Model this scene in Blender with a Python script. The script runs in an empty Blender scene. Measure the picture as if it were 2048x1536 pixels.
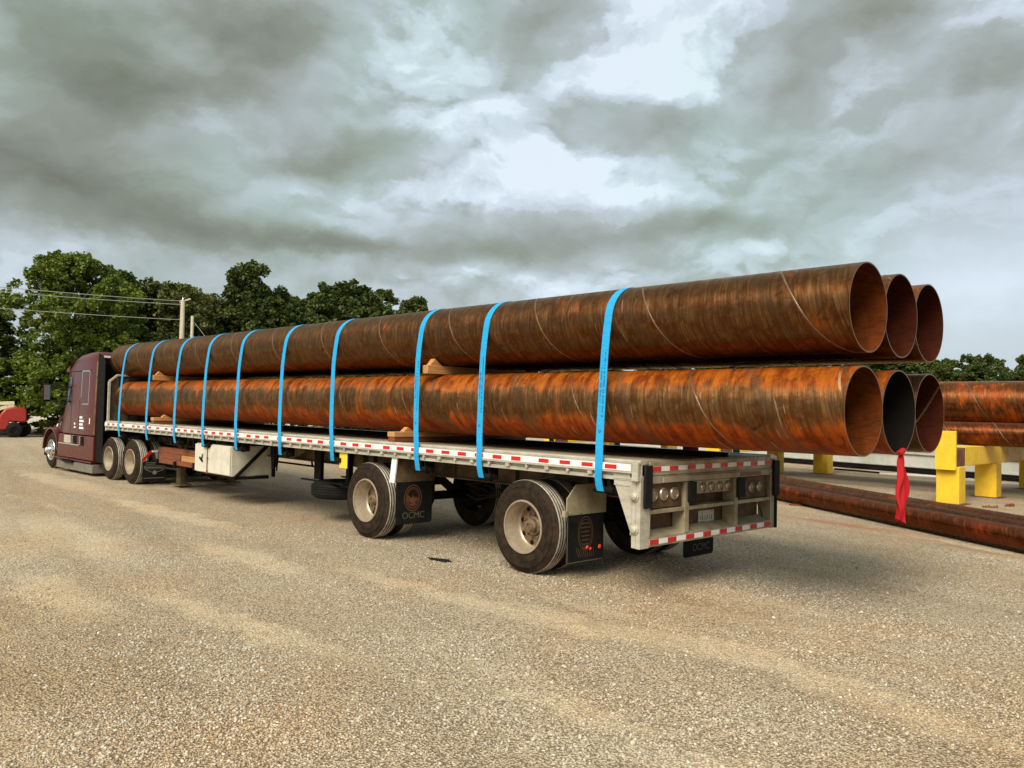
import bpy, bmesh, math, random
import numpy as np
from mathutils import Vector, Matrix
random.seed(7); RNG = np.random.default_rng(7)
S = bpy.context.scene
COL = S.collection
PI = math.pi

# ------------------------------------------------------------------ camera
cd = bpy.data.cameras.new("camera"); cam = bpy.data.objects.new("camera", cd); COL.objects.link(cam)
cd.sensor_width = 36.0; cd.sensor_fit = 'HORIZONTAL'; cd.lens = 29.0646
cd.clip_start = 0.05; cd.clip_end = 2000
CR = Vector((0.693933, 0.719708, 0.021858)); CU = Vector((0.00616, -0.03629, 0.999322)); CF = Vector((-0.720013, 0.693328, 0.029616))
m = Matrix((CR, CU, -CF)).transposed().to_4x4(); m.translation = Vector((4.9095, -7.7892, 1.8319))
cam.matrix_world = m
S.camera = cam

# ------------------------------------------------------------------ exposure
S.view_settings.view_transform = 'Standard'; S.view_settings.look = 'None'
S.view_settings.exposure = 0.50; S.view_settings.gamma = 1.0
S.render.engine = 'CYCLES'

# ------------------------------------------------------------------ sun
SUN = Vector((0.27, -0.68, 0.70)).normalized()
ELEV = math.asin(SUN.z); AZ = math.atan2(SUN.x, SUN.y)
sl = bpy.data.lights.new("sun", 'SUN'); so = bpy.data.objects.new("sun", sl); COL.objects.link(so)
sl.energy = 2.7; sl.angle = math.radians(30.0); sl.color = (1.0, 0.91, 0.77)
so.rotation_euler = SUN.to_track_quat('Z', 'Y').to_euler(); so.location = (10, -15, 20)

# ------------------------------------------------------------------ node helper
class NT:
    def __init__(s, tree): s.t = tree; s.n = tree.nodes; s.l = tree.links
    def new(s, typ, **kw):
        n = s.n.new(typ)
        for k, v in kw.items(): setattr(n, k, v)
        return n
    def put(s, sock, v):
        if v is None: return
        if isinstance(v, bpy.types.NodeSocket): s.l.new(v, sock)
        elif isinstance(v, (tuple, list)) and len(v) == 3 and sock.type == 'RGBA': sock.default_value = (*v, 1)
        else: sock.default_value = v
    def math(s, op, a, b=None, c=None, clamp=False):
        n = s.new('ShaderNodeMath', operation=op, use_clamp=clamp)
        s.put(n.inputs[0], a); s.put(n.inputs[1], b); s.put(n.inputs[2], c); return n.outputs[0]
    def vmath(s, op, a, b=None):
        n = s.new('ShaderNodeVectorMath', operation=op); s.put(n.inputs[0], a)
        if b is not None: s.put(n.inputs[1], b)
        return n.outputs['Value'] if op in ('DOT_PRODUCT', 'LENGTH') else n.outputs[0]
    def xyz(s, a, b, c):
        n = s.new('ShaderNodeCombineXYZ'); s.put(n.inputs[0], a); s.put(n.inputs[1], b); s.put(n.inputs[2], c); return n.outputs[0]
    def sep(s, v):
        n = s.new('ShaderNodeSeparateXYZ'); s.put(n.inputs[0], v); return n.outputs
    def noise(s, vec, scale, detail=4, rough=.55, dist=0.0):
        n = s.new('ShaderNodeTexNoise'); s.put(n.inputs['Vector'], vec); n.inputs['Scale'].default_value = scale
        n.inputs['Detail'].default_value = detail; n.inputs['Roughness'].default_value = rough; n.inputs['Distortion'].default_value = dist
        return n.outputs['Fac']
    def vor(s, vec, scale, feature='F1', rnd=1.0):
        n = s.new('ShaderNodeTexVoronoi', feature=feature); s.put(n.inputs['Vector'], vec); n.inputs['Scale'].default_value = scale
        n.inputs['Randomness'].default_value = rnd; return n.outputs
    def ramp(s, fac, stops, interp='LINEAR'):
        n = s.new('ShaderNodeValToRGB'); s.put(n.inputs[0], fac); cr = n.color_ramp; cr.interpolation = interp
        while len(cr.elements) < len(stops): cr.elements.new(0.5)
        for e, (p, c) in zip(cr.elements, stops):
            e.position = p; e.color = (*c, 1) if len(c) == 3 else c
        return n.outputs[0]
    def step(s, v, a, b, lo=0.0, hi=1.0):
        n = s.new('ShaderNodeMapRange', interpolation_type='SMOOTHSTEP'); s.put(n.inputs['Value'], v)
        n.inputs['From Min'].default_value = a; n.inputs['From Max'].default_value = b
        n.inputs['To Min'].default_value = lo; n.inputs['To Max'].default_value = hi; return n.outputs[0]
    def mix(s, f, a, b, mode='MIX'):
        n = s.new('ShaderNodeMix', data_type='RGBA', blend_type=mode)
        s.put(n.inputs[0], f); s.put(n.inputs[6], a); s.put(n.inputs[7], b); return n.outputs[2]
    def bump(s, h, strength=.3, dist=.01, nrm=None):
        n = s.new('ShaderNodeBump'); n.inputs['Strength'].default_value = strength; n.inputs['Distance'].default_value = dist
        s.put(n.inputs['Height'], h)
        if nrm is not None: s.put(n.inputs['Normal'], nrm)
        return n.outputs[0]
    def obj(s): return s.new('ShaderNodeTexCoord').outputs['Object']

# ------------------------------------------------------------------ sky (clouds as a function of direction)
W = bpy.data.worlds.new("World"); S.world = W; W.use_nodes = True
n = NT(W.node_tree); n.n.clear()
tc = n.new('ShaderNodeTexCoord'); D = tc.outputs['Generated']
sky = n.new('ShaderNodeTexSky', sky_type='NISHITA'); sky.sun_disc = False; sky.sun_elevation = ELEV; sky.sun_rotation = AZ
clear = n.mix(1.0, sky.outputs[0], (0.1, 0.1, 0.1), 'MULTIPLY')
H0 = Vector((CF.x, CF.y, 0)).normalized(); R0 = Vector((-H0.y, H0.x, 0)) * -1
a = n.vmath('DOT_PRODUCT', D, tuple(R0)); b = n.vmath('DOT_PRODUCT', D, tuple(H0)); dz = n.sep(D)[2]
u = n.math('ARCTAN2', a, b); v = n.math('ARCSINE', dz)
zc = n.math('ADD', n.math('MAXIMUM', dz, 0.0), 0.20)
pc = n.xyz(n.math('DIVIDE', a, zc), n.math('DIVIDE', b, zc), 0.0)          # cloud sheet coordinates
uv = n.xyz(u, n.math('MULTIPLY', v, 1.5), 0.0)
w1 = n.new('ShaderNodeTexNoise'); n.put(w1.inputs['Vector'], uv); w1.inputs['Scale'].default_value = 5.0; w1.inputs['Detail'].default_value = 6; w1.inputs['Roughness'].default_value = .6
wv = n.vmath('SUBTRACT', w1.outputs['Color'], (0.5, 0.5, 0.5))
ws = n.sep(wv)
uu = n.math('MULTIPLY_ADD', ws[0], 0.17, u); vv = n.math('MULTIPLY_ADD', ws[1], 0.11, v)
F2 = 1653.0
def uvpix(px, py):
    return math.atan((px - 1024) / F2), math.atan((818 - (px - 1024) * -0.022 - py) / F2)
BL = [ # px, py, sx, sy (photo pixels), amount
 (60,390,260,75,-.42),(270,430,160,45,-.12),(165,185,110,90,-.30),(270,235,150,55,-.26),(440,65,190,60,-.32),(560,110,120,50,-.16),
 (470,190,110,40,-.18),(420,310,130,40,.12),(330,370,160,30,.08),(20,130,70,60,-.12),(730,300,120,45,-.24),(600,340,90,30,-.22),(230,40,120,60,.02),(120,220,70,60,.10),(300,110,60,40,.14),
 (1090,25,110,40,-.30),(1000,110,140,55,-.20),(1620,170,110,110,-.26),(1750,60,80,60,-.30),(1330,245,200,50,-.28),(1560,215,60,50,-.10),
 (1980,230,110,55,-.24),(1360,455,190,32,-.30),(1810,380,110,45,-.22),(1050,500,150,32,-.26),(620,510,260,28,-.34),(300,480,180,30,-.16),
 (900,440,120,30,-.12),(1250,100,200,90,.28),(1400,60,160,90,.20),(820,110,150,80,.24),(920,250,120,70,.18),(1120,325,120,45,.42),(1500,250,90,60,.20),
 (1650,290,90,60,.18),(1720,230,80,60,.20),(1960,60,140,80,.16),(850,385,80,40,.22),(1000,370,120,40,.20),(1210,390,160,40,.14),(400,300,80,30,.08),
 (560,400,160,40,.12),(1850,560,300,160,.12),(1980,620,110,35,.20),(1250,560,300,60,.12),(870,560,160,40,.14),(30,530,140,30,.04),(1350,170,120,40,.14)]
M = None
for px, py, sx, sy, amt in BL:
    u0, v0 = uvpix(px, py)
    du = n.math('MULTIPLY', n.math('SUBTRACT', uu, u0), F2 / sx); dv = n.math('MULTIPLY', n.math('SUBTRACT', vv, v0), F2 / sy)
    r2 = n.math('MULTIPLY_ADD', du, du, n.math('MULTIPLY', dv, dv))
    g = n.math('MULTIPLY', n.math('EXPONENT', n.math('MULTIPLY', r2, -0.75)), amt * (.88 if amt < 0 else .74))
    M = g if M is None else n.math('ADD', M, g)
calm = n.math('SUBTRACT', 1.0, n.math('MULTIPLY', n.step(u, 0.28, 0.50), n.step(v, 0.30, 0.14)))  # smooth veil low in the east
def puffs(du, dv):
    """cumulus relief at a slightly shifted direction"""
    U = n.math('ADD', u, du); V = n.math('ADD', v, dv)
    q_ = n.xyz(n.math('MULTIPLY_ADD', ws[0], .10, U), n.math('MULTIPLY', n.math('MULTIPLY_ADD', ws[1], .08, V), 1.7), 3.3)
    f1 = n.noise(q_, 6.0, 7, .60, .15)
    def bl_(sc, z):
        return n.vor(n.xyz(n.math('MULTIPLY_ADD', ws[0], .16, U), n.math('MULTIPLY', n.math('MULTIPLY_ADD', ws[1], .16, V), 1.4), z), sc)['Distance']
    w2 = n.noise(q_, 22.0, 6, .6)
    b_ = n.math('ADD', n.math('MULTIPLY', bl_(8.0, 1.1), .62), n.math('MULTIPLY', bl_(20.0, 2.1), .38))
    return f1, b_, w2
f1, bl, w2 = puffs(0.0, 0.0); f1b, blb, w2b = puffs(-.006, .016)
nb = n.noise(pc, 1.3, 8, .56, .25)
relief = n.math('MULTIPLY_ADD', n.math('SUBTRACT', f1, .5), .9, n.math('MULTIPLY_ADD', n.math('SUBTRACT', .42, bl), .55, n.math('MULTIPLY', n.math('SUBTRACT', w2, .5), .16)))
reliefb = n.math('MULTIPLY_ADD', n.math('SUBTRACT', f1b, .5), .9, n.math('MULTIPLY_ADD', n.math('SUBTRACT', .42, blb), .55, n.math('MULTIPLY', n.math('SUBTRACT', w2b, .5), .16)))
emb = n.math('MAXIMUM', n.math('MINIMUM', n.math('SUBTRACT', relief, reliefb), .13), -.13)
cov = n.math('ADD', relief, M)
live = n.step(M, -.10, .16, .30, 1.0)                                  # smooth dark bases, busy bright tops
edge = n.math('MULTIPLY', n.math('SUBTRACT', n.step(cov, -.04, .05), .5), n.math('MULTIPLY', live, .15))
edge2 = n.math('MULTIPLY', n.math('SUBTRACT', n.step(cov, .12, .17), .5), .06)
det = n.math('MULTIPLY', n.math('MULTIPLY_ADD', emb, .95, n.math('MULTIPLY', relief, .24)), live)
det = n.math('ADD', n.math('MULTIPLY', n.math('SUBTRACT', nb, 0.5), 0.07), n.math('ADD', det, n.math('ADD', edge, edge2)))
L = n.math('ADD', n.math('MULTIPLY_ADD', det, calm, 0.70), M)
colr = n.ramp(L, [(0.0, (.085, .080, .056)), (0.20, (.130, .132, .102)), (0.40, (.205, .226, .198)), (0.58, (.305, .350, .352)), (0.74, (.405, .460, .505)), (0.9, (.50, .570, .63)), (1.0, (.585, .655, .715))])
tint = n.noise(n.xyz(u, v, 1.0), 3.0, 3)
colr = n.mix(n.math('MULTIPLY', n.step(tint, .45, .62), 0.5), colr, n.mix(1.0, colr, (0.90, 1.02, 0.90), 'MULTIPLY'))
cover = n.math('MULTIPLY_ADD', n.step(L, .55, .9), -0.06, 0.97)
final = n.mix(cover, clear, colr)
glow = n.math('POWER', n.math('MAXIMUM', n.vmath('DOT_PRODUCT', D, tuple(SUN)), 0.0), 10.0)  # unseen sky brightened around the sun, added for pipe sheen and soft key light
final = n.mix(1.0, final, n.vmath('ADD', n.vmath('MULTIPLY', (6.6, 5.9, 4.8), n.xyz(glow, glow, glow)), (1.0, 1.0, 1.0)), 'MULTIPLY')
low = n.step(v, 0.0, -0.05); final = n.mix(low, final, (.20, .18, .13))
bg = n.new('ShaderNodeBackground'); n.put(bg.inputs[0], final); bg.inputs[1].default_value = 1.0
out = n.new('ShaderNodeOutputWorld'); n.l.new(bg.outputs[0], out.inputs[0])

# ------------------------------------------------------------------ materials
def mat(name, base=(.5,.5,.5), rough=.5, metal=0.0, spec=.5, build=None, coat=0.0):
    m = bpy.data.materials.new(name); m.use_nodes = True; t = NT(m.node_tree)
    bs = m.node_tree.nodes['Principled BSDF']
    bs.inputs['Base Color'].default_value = (*base, 1); bs.inputs['Roughness'].default_value = rough
    bs.inputs['Metallic'].default_value = metal; bs.inputs['Specular IOR Level'].default_value = spec; bs.inputs['Coat Weight'].default_value = coat
    if build: build(t, bs)
    return m
def worn(c, c2, scale=6.0, rough=(.4, .7), amt=.6, bumps=.15, stretch=(1, 1, 1)):
    """A base colour broken up by grime of a second colour, with uneven gloss."""
    def f(t, bs):
        o = t.obj(); mp = t.vmath('MULTIPLY', o, stretch)
        a = t.noise(mp, scale, 8, .65); b_ = t.noise(mp, scale * 6, 4, .6)
        k = t.math('MULTIPLY', t.step(t.math('MULTIPLY_ADD', b_, .3, a), .52, .82), amt)
        t.put(bs.inputs['Base Color'], t.mix(k, c, c2)); t.put(bs.inputs['Roughness'], t.step(a, .3, .7, rough[0], rough[1]))
        t.put(bs.inputs['Normal'], t.bump(b_, bumps, .004))
    return f
ALU = mat('aluminium', metal=.25, build=worn((.52, .48, .40), (.26, .20, .13), 3.0, (.35, .6), .55, .1, (1, 1, 3)))
ALU_SHADE = mat('shaded_rear_aluminium', metal=.2, spec=.3, build=worn((.35, .295, .20), (.14, .095, .05), 4.0, (.4, .65), .6, .1))  # darker aluminium: the shade on the rear face is put into the colour
PANEL = mat('recess_panel', spec=.2, build=worn((.11, .065, .033), (.035, .02, .012), 5.0, (.4, .7), .7, .1))
WHITE = mat('box_paint', build=worn((.60, .56, .46), (.32, .26, .18), 3.0, (.35, .6), .4, .05))
BLACK = mat('black_steel', spec=.10, build=worn((.005, .0045, .004), (.016, .011, .008), 5.0, (.5, .8), .55, .2))
RUBBER = mat('black_rubber', spec=.12, build=worn((.008, .008, .008), (.028, .023, .017), 8.0, (.55, .8), .45, .2))
BEAM = mat('beam_paint', spec=.2, build=worn((.15, .10, .055), (.04, .025, .015), 4.0, (.5, .8), .8, .15))
DECKM = mat('deck_boards', build=worn((.30, .24, .16), (.10, .07, .045), 2.5, (.5, .8), .6, .2, (.3, 9, 1)))
TYRE = mat('tyre_sidewall', spec=.12, build=worn((.014, .010, .007), (.050, .030, .017), 11.0, (.6, .85), .7, .15))
TREADM = mat('tyre_tread', build=worn((.46, .42, .34), (.20, .17, .13), 7.0, (.7, .9), .7, .3))
RIM = mat('wheel_steel', metal=.4, build=worn((.43, .355, .26), (.15, .08, .035), 4.0, (.28, .5), .45, .05))
HUBM = mat('hub_grime', build=worn((.21, .13, .07), (.05, .028, .016), 9.0, (.4, .7), .8, .2))
CHROME = mat('polished_alloy', (.75, .74, .72), .14, 1.0)
WT = mat('tape_white', (.74, .74, .72), .35, build=worn((.76, .76, .74), (.5, .46, .38), 9, (.3, .5), .4, 0))
RT = mat('tape_red', (.50, .012, .012), .35)
GLASS = mat('dark_glass', (.008, .009, .010), .06, spec=.8)
PAINT = mat('maroon_paint', coat=.12, spec=.45, build=worn((.070, .0045, .0045), (.09, .012, .007), 1.2, (.24, .34), .5, 0))
LENS = mat('lamp_lens', (.20, .15, .095), .25, spec=.5)
RINGM = mat('lamp_ring', (.42, .36, .28), .3, .7)
YELLOW = mat('yellow_paint', build=worn((.78, .48, .022), (.45, .24, .03), 4.0, (.4, .6), .35, .06))
RUSTY = mat('rusty_steel', build=worn((.16, .06, .03), (.05, .02, .014), 5.0, (.6, .8), .7, .2))
WHT = mat('white_marking', (.78, .77, .75), .5)
ORED = mat('machine_red', build=worn((.32, .018, .010), (.16, .012, .008), 2.0, (.35, .5), .5, .05))
CREAM = mat('machine_cream', build=worn((.66, .60, .40), (.38, .32, .2), 2.0, (.4, .6), .5, .05))
def wood_f(c1, c2):
    def f(t, bs):
        o = t.obj(); g = t.noise(t.vmath('MULTIPLY', o, (30, 1.6, 30)), 2.0, 6, .6, .6)
        t.put(bs.inputs['Base Color'], t.ramp(g, [(.3, c2), (.62, c1)])); bs.inputs['Roughness'].default_value = .75
        t.put(bs.inputs['Normal'], t.bump(g, .2, .004))
    return f
WOOD = mat('fresh_timber', build=wood_f((.52, .26, .085), (.32, .13, .035)))
WOODD = mat('dark_timber', build=wood_f((.22, .060, .018), (.09, .022, .008)))
BARKM = mat('bark', build=worn((.07, .048, .030), (.028, .020, .013), 6, (.8, .95), .8, .5))
def strap_f(t, bs):
    o = t.obj(); w = t.noise(t.vmath('MULTIPLY', o, (1, 30, 30)), 8, 3)
    t.put(bs.inputs['Base Color'], t.ramp(w, [(.35, (.004, .235, .50)), (.65, (.007, .34, .66))])); bs.inputs['Roughness'].default_value = .55
    wv_ = t.math('SINE', t.math('MULTIPLY', t.sep(o)[0], 1400.0)); t.put(bs.inputs['Normal'], t.bump(wv_, .15, .001))
STRAP = mat('cyan_webbing', build=strap_f)
PRINT = mat('strap_print', (.003, .05, .11), .6)
def cloth_f(t, bs):
    bs.inputs['Base Color'].default_value = (.50, .004, .010, 1); bs.inputs['Roughness'].default_value = .8
    tr = t.new('ShaderNodeBsdfTranslucent'); tr.inputs[0].default_value = (.55, .01, .01, 1)
    mx = t.new('ShaderNodeMixShader'); mx.inputs[0].default_value = .3
    t.l.new(bs.outputs[0], mx.inputs[1]); t.l.new(tr.outputs[0], mx.inputs[2])
    t.l.new(mx.outputs[0], t.n['Material Output'].inputs[0])
CLOTH = mat('red_cloth', build=cloth_f)

def pipe_mat(name, seed, orange=.5, top=0.0, R=.386, pitch=1.54, dark=0.0, tone=(1, 1, 1)):
    """Spiral-welded steel pipe: mill scale and rust streaks that follow the helix of the plate."""
    def f(t, bs):
        o = t.obj(); s = t.sep(o)
        ang = t.math('ARCTAN2', s[1], s[2])
        sc = t.math('MULTIPLY_ADD', ang, pitch / (2 * PI), s[0])
        sc2 = t.math('ADD', sc, seed * 3.7)
        arc = t.math('MULTIPLY', ang, R)
        sv = t.math('ADD', t.math('MULTIPLY_ADD', ang, .085, s[0]), seed * 3.7)
        band = t.noise(t.xyz(t.math('MULTIPLY', sc2, 1.9), t.math('MULTIPLY', arc, .35), seed + 2), 1.0, 4, .6)
        st = t.noise(t.xyz(t.math('MULTIPLY', sv, 12.0), t.math('MULTIPLY', arc, 1.8), seed), 1.0, 8, .72)     # streaks
        fine = t.noise(t.xyz(t.math('MULTIPLY', sv, 50.0), t.math('MULTIPLY', arc, 2.6), seed + 5), 1.0, 4, .65)
        pat = t.noise(t.vmath('ADD', o, (seed * 5.1, seed, 0)), 2.3, 9, .62, .5)                              # patches
        blot = t.noise(t.vmath('ADD', o, (seed * 2.1, 0, 3)), 9.0, 7, .7, .4)
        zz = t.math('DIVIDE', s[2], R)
        up = t.math('MULTIPLY', t.step(zz, .30, .80), top); bounce = t.math('MULTIPLY', t.step(zz, -.05, -.65), top * .85)  # redder underside stands for warm light bounced off the ground
        k = t.math('ADD', t.math('MULTIPLY_ADD', t.math('SUBTRACT', pat, .5), 2.1, orange - .12), t.math('ADD', up, bounce))
        k = t.math('MULTIPLY_ADD', t.math('SUBTRACT', st, .5), .75, k)
        k = t.math('MULTIPLY_ADD', t.math('SUBTRACT', band, .5), 1.5, k)
        k = t.math('MULTIPLY_ADD', t.math('SUBTRACT', blot, .5), .5, k)
        rust = t.step(k, .28, .95)
        scale = t.mix(t.step(fine, .40, .64), (.105, .044, .013), (.21, .105, .041))
        scale = t.mix(t.math('MULTIPLY', t.step(blot, .42, .62), .8), scale, (.095, .028, .006))
        rc0 = t.mix(bounce, t.mix(0.0, (1, 1, 1), (1, 1, 1)), (.95, .60, .55))
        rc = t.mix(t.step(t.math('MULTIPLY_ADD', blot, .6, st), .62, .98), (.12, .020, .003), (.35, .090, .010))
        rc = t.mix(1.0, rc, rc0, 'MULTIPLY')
        c = t.mix(rust, scale, rc)
        dk = t.step(t.noise(t.vmath('ADD', o, (seed, 9, 9)), 5.0, 8, .7, 1.0), .60, .70)
        c = t.mix(t.math('MULTIPLY', dk, .8), c, (.022, .009, .006))
        # the plate edge either side of the weld is scaled darker
        ph = t.math('FRACT', t.math('DIVIDE', sc, pitch)); edge = t.math('MINIMUM', ph, t.math('SUBTRACT', 1.0, ph))
        c = t.mix(t.math('MULTIPLY', t.step(edge, .075, .0), .5), c, (.10, .055, .03))
        scr = t.step(t.noise(t.xyz(t.math('MULTIPLY', t.math('MULTIPLY_ADD', ang, .10, s[0]), 30.0), t.math('MULTIPLY', arc, 2.2), seed + 9), 1.0, 2, .5), .70, .73)
        c = t.mix(t.math('MULTIPLY', scr, .55), c, (.44, .33, .22))
        c = t.mix(1.0, c, tone, 'MULTIPLY')
        if dark: c = t.mix(dark, c, (.03, .02, .017))
        t.put(bs.inputs['Base Color'], c)
        t.put(bs.inputs['Roughness'], t.math('MULTIPLY_ADD', rust, .26, t.math('MULTIPLY_ADD', t.step(st, .3, .7), .20, .20)))
        t.put(bs.inputs['Specular IOR Level'], t.math('MULTIPLY_ADD', rust, -.2, .35)); bs.inputs['Specular Tint'].default_value = (1.0, .86, .66, 1)
        bs.inputs['Anisotropic'].default_value = .85; bs.inputs['Anisotropic Rotation'].default_value = .25
        tg = t.new('ShaderNodeTangent', direction_type='RADIAL', axis='X'); t.put(bs.inputs['Tangent'], tg.outputs[0]); t.put(bs.inputs['Metallic'], t.math('MULTIPLY_ADD', rust, -.66, .76))
        h = t.math('MULTIPLY_ADD', st, .6, t.math('MULTIPLY', blot, .5))
        t.put(bs.inputs['Normal'], t.bump(t.math('MULTIPLY_ADD', fine, .25, h), .6, .006))
    return mat(name, build=f)
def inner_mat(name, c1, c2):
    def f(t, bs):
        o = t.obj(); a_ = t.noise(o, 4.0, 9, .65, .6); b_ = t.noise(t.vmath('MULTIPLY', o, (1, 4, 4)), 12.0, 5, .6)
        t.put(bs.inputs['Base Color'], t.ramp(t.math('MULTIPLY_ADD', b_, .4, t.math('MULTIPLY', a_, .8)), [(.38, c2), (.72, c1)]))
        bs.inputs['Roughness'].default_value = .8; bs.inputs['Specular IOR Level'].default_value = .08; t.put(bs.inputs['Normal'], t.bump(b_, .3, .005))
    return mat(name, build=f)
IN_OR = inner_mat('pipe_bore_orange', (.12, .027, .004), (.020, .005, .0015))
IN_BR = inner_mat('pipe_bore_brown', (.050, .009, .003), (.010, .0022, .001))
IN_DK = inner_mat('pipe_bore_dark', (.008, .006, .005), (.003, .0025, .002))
EDGE = mat('cut_edge', (.17, .095, .05), .5, .3)
WELD = mat('weld_bead', build=worn((.16, .09, .045), (.06, .025, .012), 7, (.3, .5), .6, .1), metal=.3)

# ------------------------------------------------------------------ mesh helper
class MB:
    def __init__(s): s.v = []; s.f = []; s.m = []
    def add(s, vs, fs, mi=0):
        o = len(s.v); s.v += [tuple(p) for p in vs]; s.f += [tuple(i + o for i in f) for f in fs]; s.m += [mi] * len(fs); return s
    def box(s, x0, x1, y0, y1, z0, z1, mi=0):
        x0, x1 = sorted((x0, x1)); y0, y1 = sorted((y0, y1)); z0, z1 = sorted((z0, z1))
        return s.add([(x0,y0,z0),(x1,y0,z0),(x1,y1,z0),(x0,y1,z0),(x0,y0,z1),(x1,y0,z1),(x1,y1,z1),(x0,y1,z1)],
                     [(3,2,1,0),(4,5,6,7),(0,1,5,4),(1,2,6,5),(2,3,7,6),(3,0,4,7)], mi)
    def prism(s, pts, axis, a, b, mi=0):
        """polygon pts in the two other axes (x,z for 'y'; y,z for 'x'; x,y for 'z'), extruded a..b"""
        def mk(p, t):
            return {'x': (t, p[0], p[1]), 'y': (p[0], t, p[1]), 'z': (p[0], p[1], t)}[axis]
        k = len(pts); vs = [mk(p, a) for p in pts] + [mk(p, b) for p in pts]
        return s.add(vs, [tuple(range(k - 1, -1, -1)), tuple(range(k, 2 * k))] + [(i, (i + 1) % k, (i + 1) % k + k, i + k) for i in range(k)], mi)
    def bar(s, p, q, w, h, mi=0):
        p = Vector(p); q = Vector(q); d = (q - p).normalized(); up = Vector((0, 0, 1)) if abs(d.z) < .95 else Vector((1, 0, 0))
        r = d.cross(up).normalized() * w / 2; u_ = r.cross(d).normalized() * h / 2
        vs = [p - r - u_, p + r - u_, p + r + u_, p - r + u_, q - r - u_, q + r - u_, q + r + u_, q - r + u_]
        return s.add(vs, [(0,1,2,3),(7,6,5,4),(0,4,5,1),(1,5,6,2),(2,6,7,3),(3,7,4,0)], mi)
    def tube(s, pts, r, k=8, mi=0, cap=True):
        pts = [Vector(p) for p in pts]; rs = r if isinstance(r, (list, tuple)) else [r] * len(pts); vs = []; fs = []
        for i, p in enumerate(pts):
            d = (pts[min(i + 1, len(pts) - 1)] - pts[max(i - 1, 0)]).normalized()
            up = Vector((0, 0, 1)) if abs(d.z) < .9 else Vector((1, 0, 0)); a_ = d.cross(up).normalized(); b_ = a_.cross(d)
            vs += [p + (a_ * math.cos(2 * PI * j / k) + b_ * math.sin(2 * PI * j / k)) * rs[i] for j in range(k)]
        for i in range(len(pts) - 1):
            for j in range(k): fs.append((i * k + j, i * k + (j + 1) % k, (i + 1) * k + (j + 1) % k, (i + 1) * k + j))
        if cap: fs += [tuple(range(k)), tuple(range(len(pts) * k - 1, (len(pts) - 1) * k - 1, -1))]
        return s.add(vs, fs, mi)
    def lathe(s, prof, c, axis='y', k=48, mis=None, close=False, mi=0):
        """prof: (radius, offset along axis)"""
        c = Vector(c); vs = []; fs = []; ms = []
        for (r, h) in prof:
            for j in range(k):
                t = 2 * PI * j / k; a_, b_ = r * math.cos(t), r * math.sin(t)
                vs.append(c + {'y': Vector((a_, h, b_)), 'x': Vector((h, a_, b_)), 'z': Vector((a_, b_, h))}[axis])
        seg = len(prof) if close else len(prof) - 1
        for i in range(seg):
            i2 = (i + 1) % len(prof)
            for j in range(k):
                s_ = (i * k + j, i * k + (j + 1) % k, i2 * k + (j + 1) % k, i2 * k + j)
                fs.append(s_ if axis != 'y' else s_[::-1]); ms.append(mis[i] if mis else mi)
        o = len(s.v); s.v += [tuple(p) for p in vs]; s.f += [tuple(i + o for i in f) for f in fs]; s.m += ms; return s
    def cyl(s, c, r, h0, h1, axis='y', k=20, mi=0):
        return s.lathe([(1e-4, h0), (r, h0), (r, h1), (1e-4, h1)], c, axis, k, mi=mi)
    def build(s, name, mats, parent=None, loc=None, smooth=35, bevel=0, fix=True):
        me = bpy.data.meshes.new(name); vs = s.v
        if loc is not None: vs = [(p[0] - loc[0], p[1] - loc[1], p[2] - loc[2]) for p in vs]
        me.from_pydata(vs, [], s.f)
        mats = mats if isinstance(mats, (list, tuple)) else [mats]
        for m_ in mats: me.materials.append(m_)
        me.polygons.foreach_set('material_index', s.m)
        if fix:
            bm = bmesh.new(); bm.from_mesh(me); bmesh.ops.recalc_face_normals(bm, faces=bm.faces); bm.to_mesh(me); bm.free()
        if smooth: me.shade_smooth(); me.set_sharp_from_angle(angle=math.radians(smooth))
        me.update()
        o = bpy.data.objects.new(name, me); COL.objects.link(o)
        if loc is not None: o.location = loc
        if parent is not None:
            o.parent = parent
            if loc is None: pass
        if bevel:
            b_ = o.modifiers.new('bevel', 'BEVEL'); b_.width = bevel; b_.segments = 2; b_.limit_method = 'ANGLE'; b_.angle_limit = math.radians(40)
        return o
def tag(o, label=None, cat=None, group=None, kind=None):
    if label: o['label'] = label
    if cat: o['category'] = cat
    if group: o['group'] = group
    if kind: o['kind'] = kind
    return o
def empty(name, loc, rz=0.0, **kw):
    o = bpy.data.objects.new(name, None); COL.objects.link(o); o.location = loc; o.rotation_euler = (0, 0, rz); o.empty_display_size = .3
    return tag(o, **kw)
def copy_tree(o, parent=None):
    c = o.copy(); COL.objects.link(c); c.parent = parent
    for ch in list(o.children): copy_tree(ch, c)
    return c

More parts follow.
